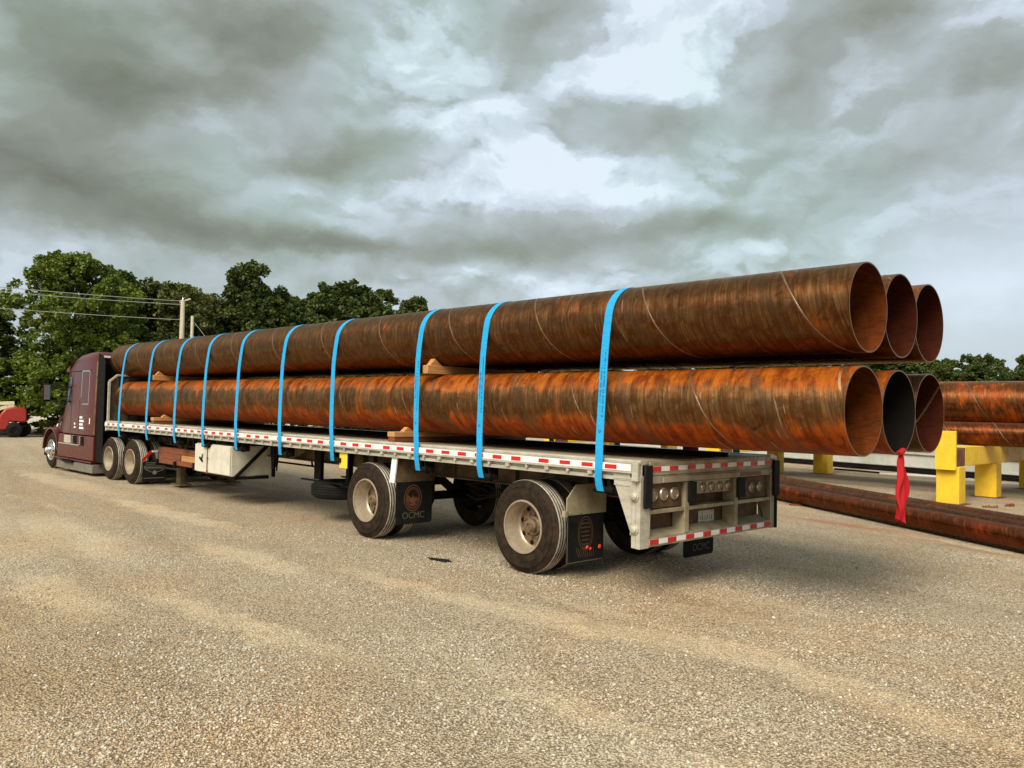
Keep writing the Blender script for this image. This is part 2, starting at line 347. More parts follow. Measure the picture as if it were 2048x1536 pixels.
# ------------------------------------------------------------------ ground
# dust lanes (x, y, half length, half width, angle) shared by the ground colour and the loose stones
LANES = [(-7.4,-4.3,3.0,.55,-.05),(-4.2,-3.2,1.6,.35,.0),(.6,-2.3,1.6,.28,.05),(1.7,-2.1,1.2,.30,.0),(2.8,-2.4,1.0,.32,-.1),(-1.1,-2.6,2.6,.22,.05),(-11,-5.2,4,.9,0),
         (-16,-6,5,1.2,0),(-9,-2.4,3.5,.30,.02),(-15,-2.2,4,.5,.0),(.8,5.3,1.8,.12,-.38),(2.4,4.3,1.6,.14,-.42),(3.4,-4.0,1.6,.3,.1),(1.6,-3.9,.8,.22,.2),(-1.6,-4.6,2.0,.25,.08),(-3.6,-5.4,1.5,.4,0)]
def ground_f(t, bs):
    o = t.obj(); s = t.sep(o)
    warp = t.noise(o, .9, 5, .6); big = t.noise(t.vmath('MULTIPLY', o, (.35, .9, 1)), .55, 6, .55, .3)
    lane = None
    ox = t.math('MULTIPLY_ADD', t.math('SUBTRACT', warp, .5), 1.2, s[0]); oy = t.math('MULTIPLY_ADD', t.math('SUBTRACT', t.noise(o, 1.7, 6, .65), .5), .9, s[1])
    for (x, y, a_, b_, th) in LANES:
        c_, s_ = math.cos(th), math.sin(th)
        dx = t.math('SUBTRACT', ox, x); dy = t.math('SUBTRACT', oy, y)
        p = t.math('MULTIPLY', t.math('MULTIPLY_ADD', dx, c_, t.math('MULTIPLY', dy, s_)), 1 / a_)
        q = t.math('MULTIPLY', t.math('MULTIPLY_ADD', dy, c_, t.math('MULTIPLY', dx, -s_)), 1 / b_)
        g = t.math('EXPONENT', t.math('MULTIPLY', t.math('MULTIPLY_ADD', p, p, t.math('MULTIPLY', q, q)), -1.0))
        lane = g if lane is None else t.math('MAXIMUM', lane, g)
    streak = t.noise(t.vmath('MULTIPLY', o, (.12, 1.1, 1)), 1.6, 6, .6, .2)
    dust = t.math('MAXIMUM', t.step(lane, .25, .8), t.step(t.math('MULTIPLY_ADD', big, .5, t.math('MULTIPLY', streak, .6)), .56, .70, 0, .8))
    v1 = t.vor(o, 62.0); v2 = t.vor(t.vmath('ADD', o, (3.3, 1.1, 0)), 130.0); v3 = t.vor(t.vmath('ADD', o, (1.3, 7.1, 0)), 34.0)
    r1 = t.sep(v1['Color'])[0]; r2 = t.sep(v2['Color'])[0]; r3 = t.sep(v3['Color'])[1]
    stone = t.ramp(r1, [(0, (.27, .215, .155)), (.3, (.43, .365, .275)), (.65, (.55, .48, .375)), (1, (.66, .60, .50))])
    stone2 = t.ramp(r2, [(0, (.24, .19, .135)), (.5, (.48, .41, .315)), (1, (.62, .56, .46))])
    c = t.mix(.5, stone, stone2)
    gap = t.math('MULTIPLY', t.step(v1['Distance'],   .38, .66), .68); c = t.mix(gap, c, (.07, .046, .027))
    dustc = t.mix(t.noise(o, 40, 5, .6), (.50, .425, .315), (.58, .505, .385))
    c = t.mix(t.math('MULTIPLY', dust, .24), c, dustc)
    hue = t.noise(o, .35, 4, .6)
    c = t.mix(t.step(hue, .42, .66), c, t.mix(1.0, c, (1.03, .95, .87), 'MULTIPLY'))
    c = t.mix(t.step(t.noise(o, 2.6, 6, .6), .35, .68, .0, .35), c, t.mix(1.0, c, (.80, .76, .70), 'MULTIPLY'))
    c = t.mix(1.0, c, (1.31, 1.22, 1.10), 'MULTIPLY')
    rut = t.math('SINE', t.math('MULTIPLY_ADD', oy, 5.2, t.math('MULTIPLY', ox, .9)))
    c = t.mix(t.math('MULTIPLY', t.step(rut, .0, 1.0), t.step(big, .36, .58, .15, .60)), c, t.mix(1.0, c, (.84, .81, .77), 'MULTIPLY'))
    # darker coarse band behind the trailer and rust-red dirt beside the lying pipes
    def ell(x, y, a_, b_, th):
        c_, s_ = math.cos(th), math.sin(th); dx = t.math('SUBTRACT', ox, x); dy = t.math('SUBTRACT', oy, y)
        p = t.math('MULTIPLY', t.math('MULTIPLY_ADD', dx, c_, t.math('MULTIPLY', dy, s_)), 1 / a_)
        q = t.math('MULTIPLY', t.math('MULTIPLY_ADD', dy, c_, t.math('MULTIPLY', dx, -s_)), 1 / b_)
        return t.math('EXPONENT', t.math('MULTIPLY', t.math('MULTIPLY_ADD', p, p, t.math('MULTIPLY', q, q)), -1.0))
    c = t.mix(t.math('MULTIPLY', ell(-1.2, -6.3, 2.6, 1.6, .3), .85), c, t.mix(1.0, c, (.84, .75, .64), 'MULTIPLY'))
    c = t.mix(t.math('MULTIPLY', ell(3.6, -2.2, 1.6, .8, .5), .6), c, t.mix(1.0, c, (.86, .79, .70), 'MULTIPLY'))
    c = t.mix(t.math('MULTIPLY', ell(-1.4, 6.0, 1.3, .22, -.15), .7), c, (.34, .12, .05))
    c = t.mix(t.math('MULTIPLY', ell(1.2, 4.9, 2.6, .10, -.50), .6), c, (.36, .17, .08))
    far = t.step(t.vmath('LENGTH', o), 24.0, 60.0); c = t.mix(far, c, (.55, .49, .385))
    t.put(bs.inputs['Base Color'], c); bs.inputs['Roughness'].default_value = .92; bs.inputs['Specular IOR Level'].default_value = .2
    h = t.math('SUBTRACT', t.math('MULTIPLY', t.math('SUBTRACT', 1.0, v1['Distance']), t.math('ADD', .35, r1)), t.math('MULTIPLY', dust, .25))
    h = t.math('MULTIPLY_ADD', t.math('SUBTRACT', 1.0, v2['Distance']), .35, h)
    h = t.math('MULTIPLY', h, t.math('SUBTRACT', 1.0, t.math('MULTIPLY', dust, .4)))
    h2 = t.math('MULTIPLY', t.noise(o, 5.0, 5, .6), 2.0)
    t.put(bs.inputs['Normal'], t.bump(t.math('ADD', h, h2), 1.0, .020))
GROUND = mat('gravel_yard', build=ground_f)
g = MB().add([(-260,-160,0),(220,-160,0),(220,260,0),(-260,260,0)], [(0,1,2,3)]); tag(g.build('ground', GROUND, smooth=0), kind='structure')

def stones():
    N = 85000; cx, cy = 4.91, -7.79
    az = RNG.uniform(-.64, .64, N * 2) + math.atan2(CF.y, CF.x); rr = 3.6 + (13.0 - 3.6) * RNG.random(N * 2) ** 1.25
    x = cx + rr * np.cos(az); y = cy + rr * np.sin(az); dens = np.ones(len(x))
    for (lx, ly, a_, b_, th) in LANES:
        c_, s_ = math.cos(th), math.sin(th); dx = x - lx; dy = y - ly; p = (dx * c_ + dy * s_) / a_; q = (dy * c_ - dx * s_) / b_
        dens *= 1 - .55 * np.exp(-(p * p + q * q))
    pat = np.sin(x * 1.3 + 2 * np.sin(y * .9)) + np.sin(y * 3.1 + 1.5 * np.sin(x * .8)) + np.sin(x * 2.9 - y * 2.2)
    dens *= np.clip(.45 + .22 * pat, .08, 1)
    keep = RNG.random(len(x)) < dens; x = x[keep][:N]; y = y[keep][:N]; K = len(x)
    bm = bmesh.new(); bmesh.ops.create_icosphere(bm, subdivisions=1, radius=1); tv = np.array([v.co[:] for v in bm.verts]); tf = np.array([[v.index for v in f.verts] for f in bm.faces]); bm.free()
    nv = len(tv); nfc = len(tf)
    rad = .0040 + .0080 * RNG.random(K) ** 2.4; rad[RNG.random(K) < .006] *= 1.9
    A = RNG.random(K) * 2 * PI; sc = np.stack([RNG.uniform(.8, 1.35, K), RNG.uniform(.65, 1.05, K), RNG.uniform(.45, .8, K)], 1) * rad[:, None]
    V = tv[None] * (1 + RNG.uniform(-.24, .24, (K, nv, 1))); V = V * sc[:, None, :]
    ca, sa = np.cos(A)[:, None], np.sin(A)[:, None]; tl = RNG.uniform(-.5, .5, (K, 1))
    X = V[..., 0] * ca - V[..., 1] * sa; Y = V[..., 0] * sa + V[..., 1] * ca; Z = V[..., 2] + tl * X * .5
    P = np.stack([X + x[:, None], Y + y[:, None], Z + (sc[:, 2] * .45)[:, None]], -1).reshape(-1, 3)
    Fc = (tf[None] + (np.arange(K) * nv)[:, None, None]).reshape(-1, 3)
    me = bpy.data.meshes.new('gravel'); me.vertices.add(len(P)); me.vertices.foreach_set('co', P.ravel()); me.loops.add(Fc.size); me.loops.foreach_set('vertex_index', Fc.ravel())
    me.polygons.add(len(Fc)); me.polygons.foreach_set('loop_start', np.arange(0, Fc.size, 3)); me.polygons.foreach_set('loop_total', np.full(len(Fc), 3)); me.update(calc_edges=True)
    def f(t, bs):
        r = t.new('ShaderNodeNewGeometry').outputs['Random Per Island']
        c = t.ramp(r, [(0, (.20, .155, .11)), (.25, (.34, .28, .21)), (.6, (.45, .385, .295)), (.9, (.52, .46, .37)), (1, (.60, .56, .48))])
        c = t.mix(t.step(t.noise(t.obj(), .35, 4, .6), .42, .66), c, t.mix(1.0, c, (1.03, .95, .87), 'MULTIPLY'))
        t.put(bs.inputs['Base Color'], c); bs.inputs['Roughness'].default_value = .85; bs.inputs['Specular IOR Level'].default_value = .25
    me.materials.append(mat('loose_stone', build=f))
    o = bpy.data.objects.new('gravel', me); COL.objects.link(o); tag(o, 'loose tan and grey gravel stones strewn over the yard', 'gravel', kind='stuff')
stones()

# ------------------------------------------------------------------ wheels
TP = [(.290,.015),(.345,.0),(.372,.0),(.375,-.003),(.384,-.003),(.387,.001),(.42,.003),(.438,.005),(.441,.001),(.449,.002),(.452,.012),(.475,.022),(.503,.045)]
def tyre_profile(R, w):
    k = R / .52; out = [(r * k, h) for r, h in TP]; g0, g1 = .052, w - .052; ng = 4
    tread = [(R - .006, .050)]
    mids = [2] * 4
    for i in range(ng):
        c = g0 + (g1 - g0) * (i + .5) / ng
        tread += [(R, c - .0075), (R - .014, c - .005), (R - .014, c + .005), (R, c + .0075)]
    tread += [(R - .006, w - .050)]
    back = [(r, w - h) for r, h in reversed(out)]
    prof = out + tread + back + [(.285 * k, w - .03), (.285 * k, .03)]
    mi = [0] * (len(out)) + [1] * (len(tread) - 1) + [0] * (len(back) + 3)
    # groove floors stay dark
    j = len(out) + 1
    for i in range(ng):
        mi[j + 4 * i + 0] = 0; mi[j + 4 * i + 1] = 0; mi[j + 4 * i + 2] = 0
    return prof, mi[:len(prof)]
def make_tyre(parent, R, w, y0, sgn, k=64):
    prof, mi = tyre_profile(R, w)
    b = MB(); b.lathe([(r, y0 + sgn * h) for r, h in prof], (0, 0, 0), 'y', k, mis=mi, close=True)
    return b.build('tyre', [TYRE, TREADM], parent)
def wheel_dish(parent, R, y0, sgn, kind):
    """y0: outer sidewall plane, sgn: direction inwards"""
    q = R / .52; b = MB(); rr = .292 * q
    if kind == 'dish':      # outer wheel of a pair: deep bowl, disc far in
        prof = [(rr + .008, .006), (rr + .004, -.004), (rr - .012, -.004), (rr - .016, .03), (rr - .028, .05), (rr - .034, .175), (rr - .055, .205), (.215 * q, .215), (.165 * q, .195), (.115 * q, .195), (.112 * q, .23)]
    elif kind == 'convex':  # steer wheel: disc bulging outwards
        prof = [(rr + .006, .006), (rr, -.004), (rr - .014, -.002), (rr - .03, .025), (rr - .055, .02), (.19 * q, -.02), (.15 * q, -.035), (.10 * q, -.035), (.095 * q, .02)]
    else:
        prof = [(rr + .006, .01), (rr - .012, .0), (rr - .03, .05), (.19 * q, .06), (.10 * q, .05)]
    b.lathe([(r, y0 + sgn * h) for r, h in prof], (0, 0, 0), 'y', 56, mis=[0] * 6 + [1] * 5 if kind == 'dish' else None)
    if kind in ('dish', 'convex'):
        h = b; zz = (.200 if kind == 'dish' else -.006)
        nh = 10 if kind == 'convex' else 8
        for i in range(nh):
            t = 2 * PI * i / nh + .2; c = (math.cos(t) * .20 * q, 0, math.sin(t) * .20 * q)
            h.lathe([(1e-4, y0 + sgn * (zz - .004)), (.024, y0 + sgn * (zz - .004)), (.024, y0 + sgn * (zz + .02))], c, 'y', 12, mi=2)
    w = b.build('wheel', [CHROME if kind == 'convex' else RIM, HUBM, BLACK], parent, smooth=50)
    if kind in ('dish', 'convex'):
        hb = MB(); d = .195 if kind == 'dish' else -.035
        hb.lathe([(.112 * q, y0 + sgn * (d + .03)), (.108 * q, y0 + sgn * (d - .02)), (.085, y0 + sgn * (d - .035)), (.080, y0 + sgn * (d - .075)), (.060, y0 + sgn * (d - .092)), (.058, y0 + sgn * (d - .10)), (.034, y0 + sgn * (d - .10)), (.030, y0 + sgn * (d - .085)), (1e-4, y0 + sgn * (d - .085))], (0, 0, 0), 'y', 32)
        for i in range(10):
            t = 2 * PI * i / 10; hb.cyl((math.cos(t) * .14 * q, 0, math.sin(t) * .14 * q), .014, y0 + sgn * (d - .03), y0 + sgn * (d + .01), 'y', 6)
        hb.build('hub', CHROME if kind == 'convex' else HUBM, w, smooth=40)
    return w
def make_wheel_set(R, w, half):
    """outer and inner wheel of one dual pair on the near side, as loose prototypes"""
    o = wheel_dish(None, R, -half, 1, 'dish'); make_tyre(o, R, w, -half, 1)
    i = wheel_dish(None, R, -half + w + .065, 1, 'plain'); make_tyre(i, R, w, -half + w + .065, 1)
    return o, i
def place_pair(protos, parent, x, z, first=False):
    for pr in protos:
        for rz in (0, PI):
            c = pr if (first and rz == 0) else copy_tree(pr)
            c.parent = parent; c.location = (x, 0, z); c.rotation_euler = (0, RNG.uniform(-3, 3), rz)

# ------------------------------------------------------------------ trailer
TR = empty('flatbed_trailer', (0, 0, 0), label='long aluminium flatbed trailer loaded with six big rusty pipes', cat='trailer')
XF = -15.18
def P(name, b, m_, **kw): return b.build(name, m_, TR, **kw)
# deck and side rails
b = MB(); b.box(XF, -.02, -1.20, 1.20, 1.315, 1.345)
P('deck', b, DECKM, smooth=0)
for sg in (-1, 1):
    b = MB()
    b.prism([(sg*1.195, 1.352), (sg*1.300, 1.352), (sg*1.312, 1.340), (sg*1.312, 1.318), (sg*1.290, 1.314), (sg*1.290, 1.192), (sg*1.312, 1.186), (sg*1.312, 1.150), (sg*1.200, 1.150), (sg*1.200, 1.165), (sg*1.275, 1.172), (sg*1.275, 1.305), (sg*1.195, 1.312)], 'x', XF, -.001)
    for x in np.arange(XF + 2.4, -.5, 2.62): b.box(x, x + .004, sg*1.312, sg*1.3135, 1.15, 1.19)
    r = P('side_rail', b, ALU, smooth=0)
    b = MB(); b.box(XF, -.075, sg*1.335, sg*1.350, 1.226, 1.318)       # rub rail
    k = 0
    for x in np.arange(-.62, XF, -.305):
        b.cyl((x, 0, 1.205), .020, sg*1.29, sg*1.342, 'y', 10) if k % 2 else b.box(x - .028, x + .028, sg*1.29, sg*1.342, 1.186, 1.2255)
        b.box(x - .02, x + .02, sg*1.29, sg*1.336, 1.24, 1.30); k += 1
    b.build('rub_rail', ALU, r, smooth=0)
    t = MB(); t.box(XF + .03, -.085, sg*1.3505, sg*1.3525, 1.248, 1.313, 0); x = -.26
    while x > XF + .2:
        skip = RNG.random() < .06
        if not skip: t.box(x, x - .15, sg*1.3528, sg*1.3545, 1.258 + RNG.uniform(-.003, .003), 1.300, 1)
        x -= .308 + (.12 if RNG.random() < .08 else 0)
    t.build('reflective_tape', [WT, RT], r, smooth=0)
# beams under the deck
for y in (-.50, .50):
    b = MB(); b.box(XF + .3, -.3, y - .008, y + .008, .89, 1.148); b.box(XF + .3, -.3, y - .075, y + .075, .872, .890); b.box(XF + .3, -.3, y - .07, y + .07, 1.128, 1.148)
    for x in np.arange(-14.5, -1, 1.2): b.box(x, x + .01, y - .07, y + .07, .89, 1.128)
    P('main_beam', b, BEAM, smooth=0)
b = MB()
for x in np.arange(XF + .25, -.1, .406):
    b.box(x, x + .006, -1.20, 1.20, 1.20, 1.30); b.box(x - .03, x + .036, -1.20, 1.20, 1.192, 1.20)
P('cross_member', b, BEAM, smooth=0)
for x0, x1 in ((-8.6, -7.45), (-6.9, -6.0)):   # web plates between the beams with a scalloped lower edge
    b = MB(); b.prism([(x0, 1.15), (x1, 1.15), (x1, 1.03), ((x0 + x1)/2 + .1, .88), (x0 + .1, 1.02)], 'y', -.66, -.645); P('gusset_plate', b, BEAM, smooth=0)
# axles
for x in (-1.64, -4.73):
    b = MB(); b.tube([(x, -1.05, .52), (x, 1.05, .52)], .065, 16); b.box(x - .09, x + .09, -.58, -.42, .44, .62); b.box(x - .09, x + .09, .42, .58, .44, .62)
    for s_ in (-1, 1): b.cyl((x, 0, .52), .205, s_*.62, s_*.86, 'y', 28)
    P('axle', b, BLACK)
    for s_ in (-1, 1):
        b = MB(); b.bar((x - .75, s_*.5, .80), (x + .05, s_*.5, .42), .09, .10); b.cyl((x + .32, s_*.5, 0), .13, 0, 0, 'z', 4) if 0 else None
        b.lathe([(1e-4, .44), (.11, .44), (.14, .52), (.14, .80), (.10, .87), (1e-4, .87)], (x + .34, s_*.5, 0), 'z', 20); b.bar((x, s_*.5, .44), (x + .42, s_*.5, .43), .1, .06)
        b.box(x - .85, x - .62, s_*.5 - .06, s_*.5 + .06, .60, .88)
        P('air_suspension', b, BLACK)
b = MB(); b.lathe([(1e-4, -3.0), (.10, -2.99), (.13, -2.93), (.13, -2.27), (.10, -2.21), (1e-4, -2.2)], (0, 0, .80), 'x', 24); P('air_tank', b, BLACK)
b = MB()
for k in range(4): 
    pts = [(-3.6 + .28 * j, -.42 + .05 * math.sin(j * 1.3 + k), .80 - .05 * k + .04 * math.sin(j * 2.1 + k)) for j in range(10)]
    b.tube(pts, .012, 6)
P('air_hose', b, RUBBER)
# wheels
protos = make_wheel_set(.52, .27, 1.275)
place_pair(protos, TR, -1.64, .52, True); place_pair(protos, TR, -4.73, .52)
# rear frame (x = 0 plane); y, z read off the frame
b = MB()
b.box(-.06, 0, -1.15, 1.215, 1.200, 1.332)             # top beam
b.box(-.05, -.004, -1.15, 1.215, 1.118, 1.196)
b.box(-.16, -.002, -1.15, 1.215, .500, .588)           # lower beam
b.prism([(-.002, .589), (-.16, .640), (-.17, .589)], 'y', -1.15, 1.215)
b.box(-.16, 0, -1.150, -1.135, .589, 1.117); b.box(-.16, 0, 1.20, 1.215, .589, 1.117)
b.box(-.155, -.006, -1.135, 1.20, .820, .858)          # middle shelf
for y0, y1 in ((-.548, -.478), (.408, .478)):
    b.box(-.012, .003, y0, y1, .590, 1.116); b.box(-.155, -.012, y1 - .012, y1 - .002, .590, 1.116); b.box(-.155, -.012, y0 + .002, y0 + .012, .59, 1.116)
P('rear_frame', b, ALU_SHADE, smooth=0, bevel=.003)
b = MB(); b.box(.0035, .018, -.95, 1.10, 1.125, 1.178); P('rear_light_rail', b, ALU_SHADE, smooth=0, bevel=.002)
b = MB(); b.box(.019, .023, .50, .94, 1.132, 1.172); P('dark_red_marker', b, mat('dim_red', (.10, .012, .01), .3), smooth=0)
b = MB(); b.box(-.185, -.17, -1.14, 1.20, .58, 1.12); P('back_panel', b, PANEL, smooth=0)
for (y0, y1, z0, z1, x) in ((-1.13, -.56, .870, 1.110, -.035), (-.35, .36, .975, 1.112, -.03), (.60, 1.19, .865, 1.108, -.045)):
    b = MB(); b.box(x - .012, x, y0, y1, z0, z1); P('lamp_plate', b, PANEL if x != -.03 else ALU_SHADE, smooth=0, bevel=.002)
def lamp(y, z, r, x, dark=False):
    b = MB(); b.lathe([(r * 1.25, 0), (r * 1.22, .016), (r * 1.02, .024), (r * .98, .012)], (x, y, z), 'x', 28); f = P('lamp', b, RINGM, smooth=60)
    l = MB(); l.lathe([(r, .010), (r * .8, .0135), (r * .45, .0155), (1e-4, .016)], (x, y, z), 'x', 24); l.build('lens', LENS, f, smooth=60)
for y in (-1.06, -.885, -.705): lamp(y, 1.005, .054, -.034)
for y in (-.18, -.013, .15, .31): lamp(y, 1.038, .042, -.029)
for y in (.66, .83, 1.01): lamp(y, .988, .050, -.044)
t = MB(); x0 = .0015
t.box(x0, x0 + .002, -1.125, 1.21, 1.240, 1.288, 0)
for y0 in (-1.123, -.831, -.515, -.200, .109, .435, .743, 1.054): t.box(x0 + .0025, x0 + .004, y0, y0 + .148, 1.241, 1.287, 1)
P('reflective_tape', t, [WT, RT], smooth=0)
t = MB(); t.box(x0 - .002, x0, -1.146, 1.21, .520, .572, 0)
for y0 in (-1.144, -.842, -.523, -.206, .112, .432, .750, 1.060): t.box(x0 + .0005, x0 + .002, y0, y0 + .148, .521, .571, 1)
P('reflective_tape', t, [WT, RT], smooth=0)
# bumpers
for (y0, y1, z0, z1, x1) in ((-1.268, -1.145, .885, 1.305, .035), (-.515, -.37, .90, 1.112, .03), (.435, .60, .895, 1.11, .03), (1.235, 1.365, .87, 1.29, .035)):
    b = MB(); b.box(.004, x1, y0, y1, z0, z1); P('rubber_bumper', b, RUBBER, bevel=.012)
b = MB(); b.box(-.03, .02, 1.305, 1.335, .49, .869); P('corner_guard', b, RUBBER, bevel=.006)
# corner posts and gusset plates at both rear corners
for sg in (-1, 1):
    b = MB(); b.box(-.055, -.002, sg*1.152, sg*1.300, .492, 1.199) if sg < 0 else b.box(-.055, -.002, 1.217, 1.30, .492, 1.199)
    P('corner_post', b, ALU if sg < 0 else ALU_SHADE, smooth=0, bevel=.004)
    b = MB(); b.prism([(-.315, 1.149), (-.315, 1.09), (-.108, .62), (-.105, .497), (-.058, .497), (-.058, 1.149)], 'y', sg*1.285, sg*1.299)
    b.prism([(-.315, 1.09), (-.108, .62), (-.105, .497), (-.085, .497), (-.09, .63), (-.29, 1.09)], 'y', sg*1.20, sg*1.284)
    b.box(-.118, -.104, sg*1.3005, sg*1.306, .62, 1.149)
    P('gusset_plate', b, ALU, smooth=0, bevel=.002)
    b = MB(); b.box(-.325, -.115, sg*1.3142, sg*1.3185, 1.165, 1.223); b.box(-.325, -.115, sg*1.3005, sg*1.306, 1.095, 1.148)
    for x in (-.29, -.22, -.145): b.cyl((x, 0, 1.112), .008, sg*1.300, sg*1.311, 'y', 8); 
    for x in (-.29, -.16): b.cyl((x, 0, 1.20), .008, sg*1.31, sg*1.322, 'y', 8)
    P('hinge_plate', b, ALU, smooth=0)
    b = MB(); b.box(-.074, -.002, sg*1.3135, sg*1.352, 1.150, 1.335); P('rail_end_cap', b, ALU, smooth=0, bevel=.006)
    for z in (1.0, .68):
        b = MB(); b.lathe([(.052, 0), (.050, sg*.012), (.036, sg*.016), (.034, sg*.03), (.026, sg*.036), (1e-4, sg*.037)], (-.066, sg*1.3005, z), 'y', 24); P('round_bolt', b, ALU, smooth=40)
# licence plate with illegible dark marks
b = MB(); PO = .255; b.box(-.168, -.165, -.300 + PO, .005 + PO, .610, .762, 0)
for k in range(7):
    y = -.272 + PO + k * .036
    b.box(-.1648, -.1640, y, y + .022, .660 + RNG.uniform(0, .006), .670 + RNG.uniform(0, .006), 1); b.box(-.1648, -.1640, y + RNG.uniform(0, .01), y + .010 + RNG.uniform(0, .01), .671, .708, 1)
b.box(-.1648, -.1640, -.28 + PO, -.18 + PO, .642, .649, 1); b.box(-.1648, -.1640, -.235 + PO, -.225 + PO, .715, .755, 1); b.cyl((-.1645, -.04 + PO, .748), .009, 0, .001, 'x', 10, mi=1)
P('licence_plate', b, [mat('plate_white', (.42, .40, .33), .4), mat('plate_ink', (.05, .05, .035), .5)], smooth=0)

# text helper: real letters turned to mesh
def text_mb(s, size, origin, right, up, ext=.001):
    cu = bpy.data.curves.new('t', 'FONT'); cu.body = s; cu.size = size; cu.extrude = ext
    o = bpy.data.objects.new('t', cu); COL.objects.link(o); dg = bpy.context.evaluated_depsgraph_get(); me = o.evaluated_get(dg).to_mesh()
    r = Vector(right).normalized(); u_ = Vector(up).normalized(); nn = r.cross(u_)
    b = MB(); b.add([Vector(origin) + r * v.co.x + u_ * v.co.y + nn * v.co.z for v in me.vertices], [tuple(p.vertices) for p in me.polygons])
    o.evaluated_get(dg).to_mesh_clear(); bpy.data.objects.remove(o); return b
EMB = mat('emblem_orange', (.15, .05, .022), .6); EMBG = mat('emblem_grey', (.085, .07, .045), .6); EMBR = mat('emblem_red', (.75, .05, .03), .4)
def ring(b, x, cy, cz, ry, rz, w, k=36, mi=0):
    vs = []; 
    for j in range(k):
        t = 2 * PI * j / k; vs += [(x, cy + math.cos(t) * ry, cz + math.sin(t) * rz), (x, cy + math.cos(t) * (ry - w), cz + math.sin(t) * (rz - w))]
    b.add(vs, [(2*j, 2*((j+1) % k), 2*((j+1) % k)+1, 2*j+1) for j in range(k)], mi)
def flap(x, y0, y1, z0, z1, name='mud_flap'):
    b = MB(); c = .03; b.prism([(y0, z1), (y1, z1), (y1, z0 + c), (y1 - c, z0), (y0 + c, z0), (y0, z0 + c)], 'x', x - .010, x); return P(name, b, RUBBER, smooth=0)
# flap behind the front trailer axle: ring emblem and letters
f1 = flap(-4.03, -1.262, -.655, .255, .82)
e = MB(); X = -4.027; cy, cz = -.985, .60
ring(e, X, cy, cz, .148, .178, .012); ring(e, X, cy, cz, .118, .146, .010); ring(e, X, cy, cz, .100, .126, .006)
for j in range(9): 
    t = PI + PI * (j - .5) / 8; e.box(X, X + .001, cy + .085 * math.cos(t) - .013, cy + .085 * math.cos(t) + .013, cz - .02 + .11 * math.sin(t) * .8, cz + .02 + .11 * math.sin(t) * .8)
e.add([(X + .001, cy - .07, cz - .07), (X + .001, cy + .07, cz - .07), (X + .001, cy + .055, cz + .02), (X + .001, cy + .02, cz - .005), (X + .001, cy, cz + .045), (X + .001, cy - .025, cz), (X + .001, cy - .06, cz + .03)], [(0, 1, 2, 3, 4, 5, 6)])
e.build('emblem', EMB, f1, smooth=0, fix=False)
text_mb('OCMC', .125, (X + .001, -1.16, .33), (0, 1, 0), (0, 0, 1)).build('lettering', EMBG, f1, smooth=0)
# flap behind the rear axle: worn arched emblem, pale edge, scrap of red
f2 = flap(-1.0, -1.245, -.640, .185, .705)
e = MB(); X = -.998; cy, cz = -.945, .48
ring(e, X, cy, cz + .02, .125, .185, .012); ring(e, X, cy, cz + .02, .10, .155, .008)
for k in range(7):
    z = cz + .12 - k * .045; h = .085 - abs(k - 1) * .006; e.box(X, X + .001, cy - h + .01, cy + h - .01, z, z + .014)
for k in range(9): e.add([(X + .0005, cy - .16 + k * .036, cz - .12 - .012 * (k % 3)), (X + .0005, cy - .15 + k * .036, cz - .12 - .012 * (k % 3)), (X + .0005, cy - .10 + k * .030, cz - .235), (X + .0005, cy - .11 + k * .030, cz - .235)], [(0, 1, 2, 3)])
e.build('emblem', mat('emblem_brown', (.075, .035, .017), .6), f2, smooth=0, fix=False)
e = MB(); e.bar((X, -1.23, .20), (X, -.66, .20), .004, .010); e.bar((X, -1.238, .70), (X, -1.238, .205), .004, .010); e.build('edge_strip', EMBG, f2, smooth=0)
for (y, z, r) in ((-.92, .345, .022), (-.865, .325, .016), (-.71, .335, .028)):
    e = MB(); e.lathe([(1e-4, 0), (r, .002), (r * .8, .012), (1e-4, .018)], (X, y, z), 'x', 5); e.build('red_mark', EMBR, f2, smooth=0)
# far side flap seen below the rear frame
f3 = flap(-.80, .62, 1.26, .085, .70)
text_mb('OCMC', .125, (-.797, .80, .150), (0, 1, 0), (0, 0, 1)).build('lettering', EMBG, f3, smooth=0)
flap(-4.03, .655, 1.262, .255, .82)
# brackets that carry the flaps
b = MB(); b.prism([(-1.245, .706), (-1.245, .885), (-1.10, 1.03), (-.60, 1.03), (-.60, .706)], 'x', -1.016, -1.002); b.box(-1.04, -.99, -1.285, -1.245, .695, .76)
for y in (-1.2, -1.03, -.86, -.68): b.cyl((-1.0, y, .732), .010, -.002, .006, 'x', 8)
P('flap_bracket', b, mat('bracket_tan', build=worn((.34, .29, .19), (.13, .09, .05), 4, (.4, .6), .6, .05)), smooth=0)
b = MB(); b.prism([(-1.27, .82), (-1.27, 1.149), (-.62, 1.149), (-.62, .82)], 'x', -4.046, -4.032); P('flap_bracket', b, BEAM, smooth=0)
b = MB(); b.prism([(-4.16, .815), (-4.05, .815), (-4.0, 1.149), (-4.11, 1.149)], 'y', -1.285, -1.265); P('flap_stay', b, WHT, smooth=0)
